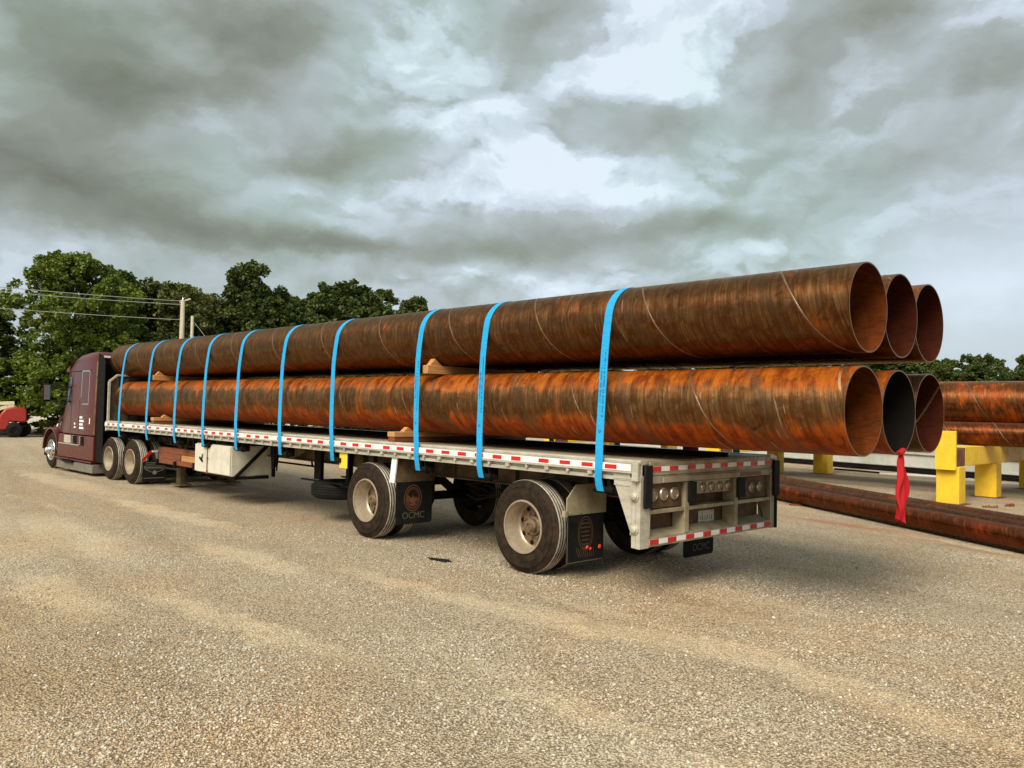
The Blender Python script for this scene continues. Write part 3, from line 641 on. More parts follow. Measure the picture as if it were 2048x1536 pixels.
# winches at every strap
XS0 = [-14.402, -12.774, -11.315, -10.003, -8.663, -7.121, -5.581, -3.557, -2.345, -.524]
XS = [x + .05 * (4.91 - x) / 6.5 for x in XS0]
w0 = None
for x in XS:
    if w0 is None:
        b = MB(); b.box(-.085, .085, -1.285, -1.13, 1.128, 1.149); b.box(-.085, -.075, -1.285, -1.13, .995, 1.128); b.box(.075, .085, -1.285, -1.13, .995, 1.128)
        b.cyl((0, -1.29, 1.035), .034, -.11, .15, 'x', 16); b.cyl((0, -1.25, 1.035), .052, .085, .10, 'x', 14); b.cyl((0, -1.25, 1.035), .030, .15, .17, 'x', 12)
        w0 = P('winch', b, BLACK); w0.location.x = x
    else:
        c = w0.copy(); COL.objects.link(c); c.parent = TR; c.location.x = x
# tool box
b = MB(); b.box(-10.38, -8.93, -1.24, -.42, .53, 1.06); tb = P('tool_box', b, WHITE, bevel=.008)
for (x0, x1) in ((-10.40, -9.86), (-9.84, -8.94)):
    b = MB(); b.box(x0, x1, -1.265, -1.242, .545, 1.045); d = b.build('door', WHITE, tb, bevel=.006)
    if x0 < -10: 
        h = MB(); h.bar((-10.17, -1.275, .80), (-10.03, -1.285, .74), .02, .03); h.bar((-10.08, -1.275, .78), (-10.02, -1.29, .87), .015, .02); h.cyl((-10.1, 0, .77), .028, -1.266, -1.28, 'y', 12); h.build('handle', BLACK, d)
b = MB(); b.tube([(-9.85, -1.272, .52), (-9.85, -1.272, 1.06)], .010, 8)
for z in (.57, .80, 1.02): b.box(-9.89, -9.81, -1.268, -1.262, z - .02, z + .02)
b.build('hinge_rod', HUBM, tb)
b = MB(); b.bar((-8.90, -1.20, .50), (-8.90, -.55, .50), .05, .05); b.bar((-8.90, -.45, .50), (-8.90, -.45, 1.14), .05, .05); b.bar((-8.90, -1.18, .51), (-8.90, -.52, 1.12), .05, .05)
b.bar((-10.36, -1.2, .50), (-10.36, -.45, .50), .05, .05); b.bar((-10.36, -.45, .5), (-10.36, -.45, 1.14), .05, .05); b.box(-10.4, -8.9, -1.2, -1.14, .49, .528); b.box(-10.4, -8.9, -.6, -.54, .49, .528)
P('box_bracket', b, BLACK, smooth=0)
# timber rack in front of the box
for x in (-12.68, -11.75, -10.80):
    b = MB(); b.box(x - .03, x + .03, -1.12, -.35, .50, .54); b.box(x - .03, x + .03, -1.12, -1.08, .54, .62); b.box(x - .03, x + .03, -.40, -.35, .54, 1.149); P('rack_bracket', b, BLACK, smooth=0)
for sg in (-1, 1):
    b = MB(); b.box(-12.82, -12.62, sg*.62, sg*.50, .075, 1.05); b.box(-12.85, -12.35, sg*.549, sg*.50, .86, 1.0); b.box(-12.95, -12.5, sg*.68, sg*.42, .045, .075); b.bar((-12.3, sg*.58, 1.1), (-12.66, sg*.58, .5), .04, .06)
    P('landing_gear', b, BEAM, smooth=0)
# spare wheel carrier, hanging straps, tag
b = MB(); b.box(-7.0, -6.80, -.74, -.68, .62, 1.145); b.box(-6.0, -5.92, -.78, -.70, .64, 1.145); b.box(-7.05, -5.8, -.95, -.90, .618, .640); b.box(-7.05, -5.8, -.20, -.15, .618, .640); P('spare_carrier', b, BLACK, smooth=0)
b = MB(); b.box(-5.40, -5.20, -1.28, -1.27, .925, 1.148); P('yellow_tag', b, mat('tag_yellow', (.75, .55, .03), .5), smooth=0, bevel=.003)
b = MB(); b.box(-5.42, -5.22, -1.0, -.9, .92, 1.149); b.box(-5.15, -5.02, -.95, -.88, .90, 1.149); P('marker_bracket', b, BEAM, smooth=0)
b = MB(); b.tube([(-11.6, .7, .62), (-9.4, .7, .615)], .02, 8); b.bar((-11.5, .7, .62), (-11.5, .6, 1.14), .03, .03); b.bar((-9.5, .7, .62), (-9.5, .6, 1.14), .03, .03); P('side_guard_rod', b, BLACK)
# headboard
b = MB(); w_ = 1.29
pts = [(-w_, 1.352), (-w_, 2.25), (-1.12, 2.40), (1.12, 2.40), (w_, 2.25), (w_, 1.352)]
for i in range(5): b.bar((XF + .03, *pts[i]), (XF + .03, *pts[i + 1]), .05, .045)
hb_ = P('headboard_frame', b, ALU, smooth=0, bevel=.004)
b = MB(); b.prism([(-1.25, 1.353), (1.25, 1.353), (1.25, 2.235), (1.10, 2.365), (-1.10, 2.365), (-1.25, 2.235)], 'x', XF + .0, XF + .02)
for y in np.arange(-1.15, 1.2, .23): b.box(XF + .021, XF + .045, y, y + .06, 1.36, 2.34)
b.build('headboard_panel', mat('headboard_dark', spec=.2, build=worn((.075, .055, .032), (.02, .014, .009), 4, (.5, .8), .8, .1)), hb_, smooth=0)
b = MB(); b.box(XF - .05, XF, -1.32, 1.32, 1.12, 1.345); P('front_beam', b, ALU, smooth=0, bevel=.004)
b = MB(); b.box(XF + .2, -13.2, -.6, .6, 1.02, 1.127); P('kingpin_plate', b, BLACK, smooth=0)
# two dark rails lying along the deck centre
b = MB()
for y in (.12, .42): b.box(-12.5, -.12, y, y + .05, 1.347, 1.388)
P('deck_track', b, BLACK, smooth=0)

# ------------------------------------------------------------------ things carried on or under the trailer
b = MB(); b.lathe([(r, h) for r, h in tyre_profile(.50, .26)[0]], (0, 0, 0), 'z', 56, mis=tyre_profile(.50, .26)[1], close=True)
sp = empty('spare_wheel', (-6.42, -.55, .645), label='spare wheel lying flat in the carrier under the trailer deck', cat='spare wheel')
b.build('tyre', [RUBBER, RUBBER], sp, loc=None).location = (0, 0, -.28)
b = MB(); b.lathe([(.29, .02), (.27, .0), (.26, .10), (.12, .13), (.06, .13)], (0, 0, -.28), 'z', 40); b.build('rim', BLACK, sp)
b = MB()
for k in range(16):
    x = -8.0 + RNG.uniform(-.12, .12); y = -.9 + RNG.uniform(-.05, .05); z1 = RNG.uniform(.66, .86)
    b.tube([(x, y, 1.149), (x + RNG.uniform(-.02, .02), y, 1.0), (x * .5 + (-8.0) * .5 + RNG.uniform(-.03, .03), y, z1)], [.022, .026, .014], 6)
tag(b.build('cord_bundle', BLACK), 'bundle of black rubber cords hanging below the trailer rail', 'cord bundle')
def plank(name, x0, x1, y0, y1, z0, z1, m_, label, group):
    c = ((x0 + x1)/2, (y0 + y1)/2, z0); L_ = max(x1 - x0, y1 - y0)
    b = MB()
    if (x1 - x0) > (y1 - y0): b.box(-(y1 - y0)/2, (y1 - y0)/2, -(x1 - x0)/2, (x1 - x0)/2, 0, z1 - z0); rz = PI/2
    else: b.box(-(x1 - x0)/2, (x1 - x0)/2, -(y1 - y0)/2, (y1 - y0)/2, 0, z1 - z0); rz = 0
    o = b.build(name, m_, bevel=.006); o.location = c; o.rotation_euler = (0, 0, rz); return tag(o, label, 'timber', group)
RG = 'timbers stowed in the rack under the trailer'
plank('timber_beam', -12.70, -10.78, -1.07, -.93, .757, .875, WOODD, 'upper outer brown beam stowed in the rack under the trailer', RG)
plank('timber_beam', -12.60, -11.55, -1.07, -.95, .640, .755, WOODD, 'short red-brown beam low in the rack, end nearest the drive wheels', RG)
plank('timber_beam', -11.50, -10.75, -1.07, -.95, .640, .755, WOOD, 'short pale brown beam low in the rack, next to the tool box', RG)
plank('timber_beam', -12.65, -10.80, -.90, -.76, .541, .70, WOODD, 'dark beam at the back of the rack under the trailer', RG)
plank('timber_beam', -12.65, -11.0, -1.07, -.93, .541, .638, WOODD, 'bottom beam of the rack under the trailer', RG)
DG = 'timber bearers between deck and pipes'
for x, tg in ((-4.16, 'rear'), (-12.54, 'front')):
    near = 'close to the rear trailer wheels' if tg == 'rear' else 'near the headboard'
    plank('timber_beam', x - .07, x + .07, -1.27, 1.2, 1.353, 1.418, WOODD, f'dark bottom bearer lying across the deck {near}', DG)
    plank('timber_beam', x - .08, x + .08, -1.28, 1.2, 1.419, 1.487, WOOD, f'pale orange bearer under the lower pipes {near}', DG)
plank('timber_beam', -.62, -.48, .30, .42, 1.39, 1.487, WOODD, 'short dark block under the lower pipes at the back of the deck', DG)
for x, tg in ((-3.62, 'just right of the eighth strap'), (-12.94, 'by the second strap from the cab')):
    plank('timber_beam', x - .055, x + .055, -1.15, 1.15, 2.262, 2.372, WOOD, f'pale spacer timber between the pipe layers {tg}', 'spacers between the pipe layers')
def chock(x, y0, yp, y1, z0, z1, label, w=.09):
    b = MB(); b.prism([(y0 - yp, 0), (y1 - yp, 0), (0, z1 - z0)], 'x', -w/2, w/2); o = b.build('wooden_chock', WOOD, bevel=.003, smooth=0); o.location = (x, yp, z0); tag(o, label, 'chock', 'wooden chocks against the pipes')
chock(-3.62, -1.10, -1.025, -.90, 2.3735, 2.462, 'wooden wedge on the rear spacer against the upper pipe')
chock(-12.94, -1.10, -1.025, -.90, 2.3735, 2.455, 'wooden wedge on the front spacer against the upper pipe')
chock(-4.16, -1.10, -1.03, -.90, 1.488, 1.550, 'small wedge on the rear deck bearer against the lower pipe')
chock(-12.54, -1.10, -1.03, -.90, 1.488, 1.545, 'small wedge on the front deck bearer against the lower pipe')

# ------------------------------------------------------------------ pipes on the trailer
def make_pipe(name, x0, x1, y, z, R, mo, mi_, pitch=1.54, phase=0.0, k=96, th=.011, label=None, group=None, cat='steel pipe', rot=0.0, cover_in=True, seam=True):
    L_ = x1 - x0; b = MB(); h = .002
    b.lathe([(R, -L_/2), (R, -L_/4), (R, 0), (R, L_/4), (R, L_/2)], (0, 0, 0), 'x', k, mi=0)
    b.lathe([(R, L_/2), (R - th, L_/2)], (0, 0, 0), 'x', k, mi=2); b.lathe([(R, -L_/2), (R - th, -L_/2)], (0, 0, 0), 'x', k, mi=2)
    b.lathe([(R - th, -L_/2), (R - th, 0), (R - th, L_/2)], (0, 0, 0), 'x', k, mi=1)
    bm_ = bpy.data.meshes.new(name); 
    o = b.build(name, [mo, mi_, EDGE], smooth=30, fix=False)
    o.location = ((x0 + x1)/2, y, z); o.rotation_euler = (rot, 0, 0); tag(o, label, cat, group)
    if seam:
        n_ = int(L_ / pitch * 40); vs = []; fs = []
        for side, rr, hh in ((0, R, .0035), (1, R - th, -.003)):
            base = len(vs)
            for i in range(n_ + 1):
                X = -L_/2 + .002 + (L_ - .004) * i / n_; t = (phase - X) * 2 * PI / pitch   # sc = X + ang*pitch/2pi = const
                ca, sa = math.sin(t), math.cos(t)                                             # ang measured from +z towards +y
                for dx, dr in ((-.013, -.001), (-.006, hh), (.006, hh), (.013, -.001)):
                    r_ = rr + dr if side == 0 else rr + (dr if dr != -.001 else .001); vs.append((X + dx, r_ * ca, r_ * sa))
            for i in range(n_):
                for j in range(3): fs.append((base + i*4 + j, base + (i+1)*4 + j, base + (i+1)*4 + j + 1, base + i*4 + j + 1))
        s_ = MB(); s_.add(vs, fs); w = s_.build('weld_seam', WELD, o, smooth=60, fix=False)
    return o
RP = .3864; LG = 'rusty pipes strapped on the trailer'
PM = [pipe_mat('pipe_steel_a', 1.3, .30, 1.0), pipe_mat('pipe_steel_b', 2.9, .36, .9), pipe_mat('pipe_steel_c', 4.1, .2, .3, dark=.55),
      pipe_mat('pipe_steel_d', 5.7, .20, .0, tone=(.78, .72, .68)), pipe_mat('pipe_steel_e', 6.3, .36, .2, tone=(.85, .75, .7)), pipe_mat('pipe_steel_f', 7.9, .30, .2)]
XL = -15.62
for i, (row, y, x1, mi_, lab) in enumerate((
    (1.8739, -.7745, 1.9345, IN_OR, 'orange-topped rusty pipe nearest the viewer in the lower layer'),
    (1.8739, 0, 1.9268, IN_DK, 'middle pipe of the lower layer, dark inside, red flag on its rim'),
    (1.8739, .7745, 1.9218, IN_BR, 'far pipe of the lower layer with a bright weld line inside'),
    (2.7593, -.7545, 1.9593, IN_OR, 'brown scale-covered pipe nearest the viewer in the upper layer'),
    (2.7593, .020, 1.9313, IN_BR, 'middle pipe of the upper layer'),
    (2.7593, .7945, 1.903, IN_BR, 'far pipe of the upper layer with sky showing behind its rim'))):
    z = row
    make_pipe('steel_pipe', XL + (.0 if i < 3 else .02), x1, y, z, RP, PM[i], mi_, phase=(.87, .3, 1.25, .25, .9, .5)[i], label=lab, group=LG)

# ------------------------------------------------------------------ straps
R_ = RP + .004; yc, zc_ = -.7545, 2.7593
p0 = Vector((-1.3575, 1.322)); c0 = Vector((yc, zc_)); dv_ = c0 - p0; Lc = dv_.length; base = math.atan2(dv_.y, dv_.x); al = math.asin((R_) / Lc)
tdir = base + al; tl_ = math.sqrt(Lc * Lc - R_ * R_); tp = p0 + Vector((math.cos(tdir), math.sin(tdir))) * tl_
a0 = math.atan2(tp.y - zc_, tp.x - yc)
def strap_path():
    pts = [Vector((-1.330, 1.020)), Vector((-1.342, 1.07)), Vector((-1.353, 1.145)), Vector((-1.3585, 1.20)), p0]
    n_ = 8; pts += [p0.lerp(tp, (i + 1) / n_) for i in range(n_)]
    a_ = a0 if a0 > 0 else a0 + 2 * PI
    for i in range(1, 13): t = a_ + (PI/2 - a_) * i / 12; pts.append(Vector((yc + R_ * math.cos(t), zc_ + R_ * math.sin(t))))
    mir = [Vector((.04 - q.x, q.y)) for q in reversed(pts)]
    mir = [Vector((q.x if q.y > 1.16 or q.x < 1.3 else q.x, q.y)) for q in mir]
    return pts + mir
SP = strap_path()
def strap(x, w, lean, twist, label, printed=False, i=0):
    k = len(SP); vs = []; fs = []
    for j, q in enumerate(SP):
        d = (SP[min(j + 1, k - 1)] - SP[max(j - 1, 0)]).normalized(); nn = Vector((-d.y, d.x)) * .0022
        f_ = j / (k - 1); fl_ = min(1.0, max(0.0, (q.y - 1.32) / 1.2)) ** .8 if q.x < 0 else 1.0; hx = -lean * fl_
        dx = hx + (.010 * math.sin(j * .9 + i) if j < 4 else 0)
        hw = w/2 * (1 if j > 3 else .93)
        for sx in (-1, 1):
            for s2 in (-1, 1): vs.append((dx + sx * hw, q.x + nn.x * s2, q.y + nn.y * s2))
    for j in range(k - 1):
        a_ = j * 4; c_ = a_ + 4
        fs += [(a_, c_, c_ + 1, a_ + 1), (a_ + 2, a_ + 3, c_ + 3, c_ + 2), (a_, a_ + 2, c_ + 2, c_), (a_ + 1, c_ + 1, c_ + 3, a_ + 3)]
    fs += [(0, 1, 3, 2), ((k-1)*4, (k-1)*4 + 2, (k-1)*4 + 3, (k-1)*4 + 1)]
    b = MB(); b.add(vs, fs); o = b.build('cargo_strap', STRAP, smooth=40); o.location = (x, 0, 0)
    tag(o, label, 'strap', 'cyan straps over the pipes')
    # tail hanging beside the winch
    t = MB(); t.add([(.05, -1.30, 1.36), (.075, -1.295, 1.42), (.09, -1.28, 1.40), (.085, -1.29, 1.33)], [(0, 1, 2, 3)]) if 0 else None
    if printed:
        seg = (tp - p0); t = MB(); d = seg.normalized(); nn = Vector((d.y, -d.x)) * -1
        nrm = Vector((-d.y, d.x)); nrm = nrm if nrm.x < 0 else -nrm
        def at(s_, xx): q = p0 + d * s_ + nrm * .0034; return (xx - lean * min(1.0, max(0.0, (q.y - 1.32) / 1.2)) ** .8, q.x, q.y)
        def mark(s0, s1, xa, xb): t.add([at(s0, xa), at(s0, xb), at(s1, xb), at(s1, xa)], [(0, 1, 2, 3)])
        rg = random.Random(i)
        for (xx, s0, s1) in ((-.022, .62, .95), (.016, .45, 1.12)):
            s_ = s0
            while s_ < s1:
                l_ = rg.uniform(.008, .02); w2 = rg.uniform(.006, .010); mark(s_, s_ + l_ * .55, xx - w2, xx + w2); s_ += l_ + (.02 if rg.random() < .15 else 0)
        hx = -.004
        vs2 = []
        for j in range(16):
            an = 2 * PI * j / 16; vs2 += [at(.30 + .016 * math.sin(an), hx + .016 * math.cos(an)), at(.30 + .009 * math.sin(an), hx + .009 * math.cos(an))]
        t.add(vs2, [(2*j, 2*((j+1) % 16), 2*((j+1) % 16)+1, 2*j+1) for j in range(16)])
        t.build('strap_lettering', PRINT, o, smooth=0, fix=False)
    return o
ordn = ['first strap counting from the cab, closest to the headboard', 'second strap from the cab, beside the front spacer timber', 'third strap from the cab, in front of the timber rack', 'fourth strap from the cab, over the tool box door handle',
        'fifth strap from the cab, over the rear edge of the tool box', 'sixth strap from the cab, above the hanging rubber cords', 'seventh strap from the cab, just left of the yellow tag', 'eighth strap from the cab, over the mud flap with the ring emblem',
        'ninth strap from the cab, ahead of the last axle, dark print on it', 'last strap, nearest the open pipe ends, with dark print lines']
for i, x in enumerate(XS):
    strap(x, .098, (.36, .35, .34, .32, .30, .29, .28, .24, .17, .09)[i], 0, 'cyan ' + ordn[i], printed=i in (7, 8, 9), i=i)

# red flag knotted to the rim of the middle lower pipe
def flag():
    b = MB(); ny, nz = 14, 22; vs = []
    for j in range(nz + 1):
        f_ = j / nz; z = 1.515 - .60 * f_
        wl = .012 + .125 * min(1, f_ * 1.4) ** .8 * (1 - .12 * math.sin(f_ * 9)); c = .0 + .02 * math.sin(f_ * 4)
        for i in range(ny + 1):
            s_ = i / ny * 2 - 1
            y = c + s_ * wl * (.75 if s_ < 0 else .85 + .15 * math.sin(f_ * 3.2)); x = .036 * math.sin(s_ * 8.5 + f_ * 3.2) * min(1, f_ * 2 + .2) + .012 * math.sin(f_ * 11 + s_ * 3)
            zz = z - (.045 * abs(math.sin(s_ * 6.5 + 1)) if j >= nz - 1 else 0) - .03 * s_ * f_
            vs.append((x, y, zz))
    fs = [(j*(ny+1)+i, j*(ny+1)+i+1, (j+1)*(ny+1)+i+1, (j+1)*(ny+1)+i) for j in range(nz) for i in range(ny)]
    b.add(vs, fs); o = b.build('red_flag', CLOTH, smooth=80, fix=False); o.location = (1.945, 0, 0)
    m_ = o.modifiers.new('thick', 'SOLIDIFY'); m_.thickness = .0015
    sub = o.modifiers.new('s', 'SUBSURF'); sub.levels = sub.render_levels = 1
    tag(o, 'ragged red warning flag hanging from the middle lower pipe end', 'flag')
    k_ = MB(); k_.tube([(.005, -.05, 1.50), (.012, .0, 1.525), (.012, .03, 1.53), (-.03, .03, 1.515), (-.03, -.02, 1.505)], [.018, .028, .022, .016, .01], 8); k_.build('knot', CLOTH, o)
flag()

# ------------------------------------------------------------------ tractor (built about its own origin at x = -14.5)
TK = empty('semi_truck', (-14.5, 0, 0), math.radians(1.8), label='dark maroon sleeper semi truck coupled to the flatbed trailer', cat='truck')
OX = 14.5
def T(name, b, m_, parent=None, **kw):
    b.v = [(x + OX, y, z) for x, y, z in b.v]; return b.build(name, m_, parent or TK, **kw)
ST = [ # x, zb, zt, half width, lean, corner radius
 (-16.06,.97,2.90,1.24,.04,.14),(-16.14,.97,2.965,1.265,.04,.17),(-16.8,.97,2.985,1.27,.04,.20),(-17.45,.97,2.955,1.27,.05,.24),(-17.85,.97,2.87,1.26,.07,.26),(-18.15,.97,2.70,1.25,.08,.24),
 (-18.30,.97,2.38,1.23,.09,.20),(-18.42,.97,2.04,1.22,.11,.18),(-18.56,.97,1.74,1.20,.15,.14),(-18.75,.97,1.66,1.17,.24,.16),(-19.05,.97,1.56,1.17,.30,.22),(-19.35,.97,1.41,1.17,.36,.22),(-19.58,.97,1.24,1.12,.34,.18),(-19.77,.96,1.06,.98,.22,.08),(-19.84,.96,.99,.90,.15,.02)]
def section(x, zb, zt, w, ln, r):
    r = min(r, (zt - zb) * .45); H = zt - zb; pts = []
    def wy(z): return w - ln * max(0, (z - zb) / H) ** 1.6
    for k in range(7): z = zb + (H - r) * k / 6; pts.append((wy(z), z))
    wt = wy(zt - r)
    for k in range(1, 6): t = PI/2 * k / 5; pts.append((wt - r * (1 - math.cos(t)), zt - r + r * math.sin(t)))
    for k in range(1, 4): pts.append(((wt - r) * (1 - k / 4), zt + .015 * math.sin(PI/2 * k / 4)))
    left = [(x, -y, z) for y, z in pts]; right = [(x, y, z) for y, z in reversed(pts)]
    return left + [(x, 0, zt + .016)] + right
b = MB(); secs = [section(*s_) for s_ in ST]; n_ = len(secs[0])
for s_ in secs: b.v += s_
for i in range(len(secs) - 1):
    for j in range(n_ - 1): b.f.append((i*n_ + j, (i+1)*n_ + j, (i+1)*n_ + j + 1, i*n_ + j + 1)); b.m.append(0)
    b.f.append((i*n_, i*n_ + n_ - 1, (i+1)*n_ + n_ - 1, (i+1)*n_)); b.m.append(0)
b.f += [tuple(range(n_)), tuple(range(len(secs)*n_ - 1, (len(secs) - 1)*n_ - 1, -1))]; b.m += [0, 0]
cab = T('cab_body', b, PAINT, smooth=45)
def side_y(x, z):
    for (a_, c_) in zip(ST[:-1], ST[1:]):
        if c_[0] <= x <= a_[0]:
            f_ = (a_[0] - x) / (a_[0] - c_[0]); q = [u_ * (1 - f_) + v_ * f_ for u_, v_ in zip(a_, c_)]; break
    return q[3] - q[4] * max(0, (z - q[1]) / (q[2] - q[1])) ** 1.6
def skin(pts, off, sg=-1, th=.006, sub=6):
    """a panel that follows the cab side; pts is a 4-corner (x,z) patch"""
    b = MB(); vs = []; a_, b_, c_, d_ = pts
    for i in range(sub + 1):
        for j in range(sub + 1):
            u_, v_ = i / sub, j / sub
            x = (a_[0]*(1-u_) + b_[0]*u_)*(1-v_) + (d_[0]*(1-u_) + c_[0]*u_)*v_; z = (a_[1]*(1-u_) + b_[1]*u_)*(1-v_) + (d_[1]*(1-u_) + c_[1]*u_)*v_
            vs.append((x, sg*(side_y(x, z) + off), z))
    K = sub + 1; fs = [(i*K+j, (i+1)*K+j, (i+1)*K+j+1, i*K+j+1) for i in range(sub) for j in range(sub)]
    b.add(vs, fs); back = [(x, y - sg*th*2, z) for x, y, z in vs]; o = len(b.v); b.v += back
    for i in range(sub):
        for (p, q) in (((i*K), (i+1)*K), ((i*K+sub), (i+1)*K+sub), (i, i+1), (sub*K+i, sub*K+i+1)): b.f.append((p, q, q + o, p + o)); b.m.append(0)
    return b
for sg in (-1, 1):
    w = T('side_window', skin([(-18.53,1.68),(-17.78,1.68),(-17.78,2.38),(-18.30,2.38)], .010, sg), GLASS, smooth=60, fix=True)
    T('sleeper_window', skin([(-16.95,1.95),(-16.55,1.95),(-16.55,2.45),(-16.95,2.45)], .004, sg), GLASS if sg > 0 else PAINT, smooth=60)
    f = skin([(-17.02,1.88),(-16.98,1.88),(-16.98,2.50),(-17.02,2.50)], .008, sg)
    for q in ([(-17.02,2.50),(-16.52,2.50),(-16.52,2.53),(-17.02,2.53)], [(-16.9,1.70),(-16.50,1.70),(-16.50,1.725),(-16.9,1.725)], [(-16.52,1.72),(-16.49,1.72),(-16.49,2.52),(-16.52,2.52)]):
        g_ = skin(q, .008, sg); f.add(g_.v, g_.f)
    T('window_trim', f, CHROME, smooth=60)
    f = skin([(-17.70,.99),(-17.685,.99),(-17.685,2.45),(-17.70,2.45)], .002, sg)
    for q in ([(-18.60,.99),(-18.585,.99),(-18.585,1.60),(-18.60,1.60)], [(-18.15,2.50),(-16.1,2.52),(-16.1,2.54),(-18.15,2.52)], [(-17.12,1.0),(-17.11,1.0),(-17.11,1.8),(-17.12,1.8)]):
        g_ = skin(q, .002, sg); f.add(g_.v, g_.f)
    T('door_seam', f, BLACK, smooth=60)
    # roof edge and rear trim
    f = skin([(-16.115,1.0),(-16.07,1.0),(-16.07,2.75),(-16.115,2.75)], .008, sg); T('rear_trim', f, BEAM, smooth=60)
    # extender behind the cab
    b = MB(); b.prism([(-16.055, .35), (-15.62, .35), (-15.62, 2.70), (-15.80, 2.88), (-16.055, 2.93)], 'y', sg*1.20, sg*1.225); T('side_extender', b, BLACK, smooth=0, bevel=.01)
    # chassis fairing, steps, skirt
    b = MB(); y = sg*1.265
    b.prism([(-18.62,.36),(-16.08,.36),(-16.08,.945),(-18.50,.945),(-18.58,.75)], 'y', sg*.95, y); T('chassis_fairing', b, PAINT, smooth=0, bevel=.02)
    b = MB(); b.box(-18.60, -16.07, sg*.97, sg*1.275, .075, .285); T('lower_skirt', b, mat('skirt_grey', build=worn((.17, .145, .11), (.07, .055, .04), 4, (.5, .7), .5, .05)), smooth=0, bevel=.015)
    b = MB(); b.box(-18.62, -16.08, sg*1.0, sg*1.31, .315, .350); b.box(-18.62, -17.5, sg*1.0, sg*1.345, .335, .358); T('running_board', b, PAINT, smooth=0, bevel=.012)
    b = MB(); b.box(-17.55, -17.20, sg*1.263, sg*1.272, .70, .925); b.box(-16.95, -16.72, sg*1.263, sg*1.272, .70, .925); b.box(-18.0, -17.3, sg*1.30, sg*1.34, .26, .312); T('step_recess', b, BLACK, smooth=0)
    b = MB(); b.box(-18.10, -17.62, sg*1.266, sg*1.275, .73, .925); b.box(-18.5, -17.0, sg*1.266, sg*1.285, .695, .715); T('step_plate', b, ALU, smooth=0, bevel=.004)
    for x in (-17.38, -16.84): b = MB(); b.tube([(x, sg*1.275, .93), (x, sg*1.31, .93), (x, sg*1.31, .73), (x, sg*1.275, .73)], .012, 8); T('grab_handle', b, CHROME)
    # front: fender lip, bumper end, headlight, marker, side reflection
    b = MB()
    for k in range(14):
        t0_, t1_ = PI * (k / 14) , PI * ((k + 1) / 14); cx_, cz2 = -19.2, .50
        b.bar((cx_ + .575*math.cos(t0_), sg*1.20, cz2 + .56*math.sin(t0_)), (cx_ + .575*math.cos(t1_), sg*1.20, cz2 + .56*math.sin(t1_)), .14, .05)
    T('fender_lip', b, PAINT, smooth=40)
    b = MB(); b.prism([(-19.90,.30),(-19.66,.30),(-19.70,.95),(-19.88,.95)], 'y', sg*.6, sg*1.20); T('bumper_end', b, BLACK, smooth=0, bevel=.03)
    b = skin([(-19.70,1.0),(-19.40,1.0),(-19.50,1.17),(-19.68,1.14)], .008, sg); T('headlight', b, mat('headlight_lens', (.75, .74, .70), .1, spec=.8), smooth=60)
    b = skin([(-19.15,1.10),(-19.07,1.10),(-19.07,1.17),(-19.15,1.17)], .008, sg, sub=2); T('marker_lamp', b, WHT, smooth=60)
    b = skin([(-19.02,1.17),(-18.72,1.13),(-18.66,1.40),(-18.98,1.30)], .006, sg); T('hood_reflection', b, CHROME, smooth=60)  # chrome patch standing in for a bright reflection on the hood
    # cab side print: illegible lines
    f = MB()
    for k, (x0, x1) in enumerate(((-17.05,-16.86),(-17.05,-16.76),(-17.05,-16.82),(-17.05,-16.76))):
        g_ = skin([(x0, 1.36 - .085*k), (x1, 1.36 - .085*k), (x1, 1.41 - .085*k), (x0, 1.41 - .085*k)], .0035, sg, sub=2); f.add(g_.v, g_.f)
    for q in ([(-17.42,1.20),(-17.33,1.20),(-17.33,1.245),(-17.42,1.245)], [(-17.42,1.12),(-17.30,1.12),(-17.30,1.155),(-17.42,1.155)], [(-16.40,1.24),(-16.35,1.24),(-16.35,1.38),(-16.40,1.38)]):
        g_ = skin(q, .0035, sg, sub=2); f.add(g_.v, g_.f)
    T('side_lettering', f, WHT, smooth=0)
    # mirror
    b = MB(); b.box(-18.86, -18.76, sg*1.42, sg*1.60, 1.75, 2.22); mr = T('mirror', b, BLACK, bevel=.04)
    b = MB(); b.box(-18.758, -18.752, sg*1.44, sg*1.58, 1.80, 2.18); T('mirror_glass', b, CHROME, parent=mr, smooth=0)
    b = MB(); b.tube([(-18.80, sg*1.43, 1.80), (-18.5, sg*1.16, 1.62)], .018, 8); b.tube([(-18.80, sg*1.43, 2.16), (-18.36, sg*1.14, 2.10)], .018, 8); T('mirror_arm', b, BLACK, parent=mr)
b = MB(); b.add([(-18.60,-1.0,1.73),(-18.60,1.0,1.73),(-18.24,.98,2.54),(-18.24,-.98,2.54)], [(0,1,2,3)]); b.v = [(x - .035, y, z + .01) for x, y, z in b.v]; b.add([(x + .05, y, z - .02) for x, y, z in b.v], [(3,2,1,0)]); T('windshield', b, GLASS, smooth=0)
b = MB(); b.prism([(-18.14,2.68),(-18.40,2.60),(-18.43,2.52),(-18.20,2.56)], 'y', -1.17, 1.17); T('sun_visor', b, PAINT, smooth=0, bevel=.01)
b = MB(); b.box(-19.92, -19.86, -.85, .85, .30, .97); b.box(-19.90, -19.84, -.45, .45, .97, 1.02); T('front_bumper', b, BLACK, smooth=0, bevel=.02)
b = MB()
for k in range(9): b.box(-19.90, -19.865, -.42, .42, .985 - .0 + k * .0 + .0, .99) if k == 0 else b.box(-19.935, -19.921, -.60, .60, .42 + k * .05, .45 + k * .05)
T('grille', b, CHROME, smooth=0)
b = MB(); b.box(-16.058, -16.02, -1.19, 1.19, .60, 2.86); T('cab_back', b, BLACK, smooth=0, bevel=.01)
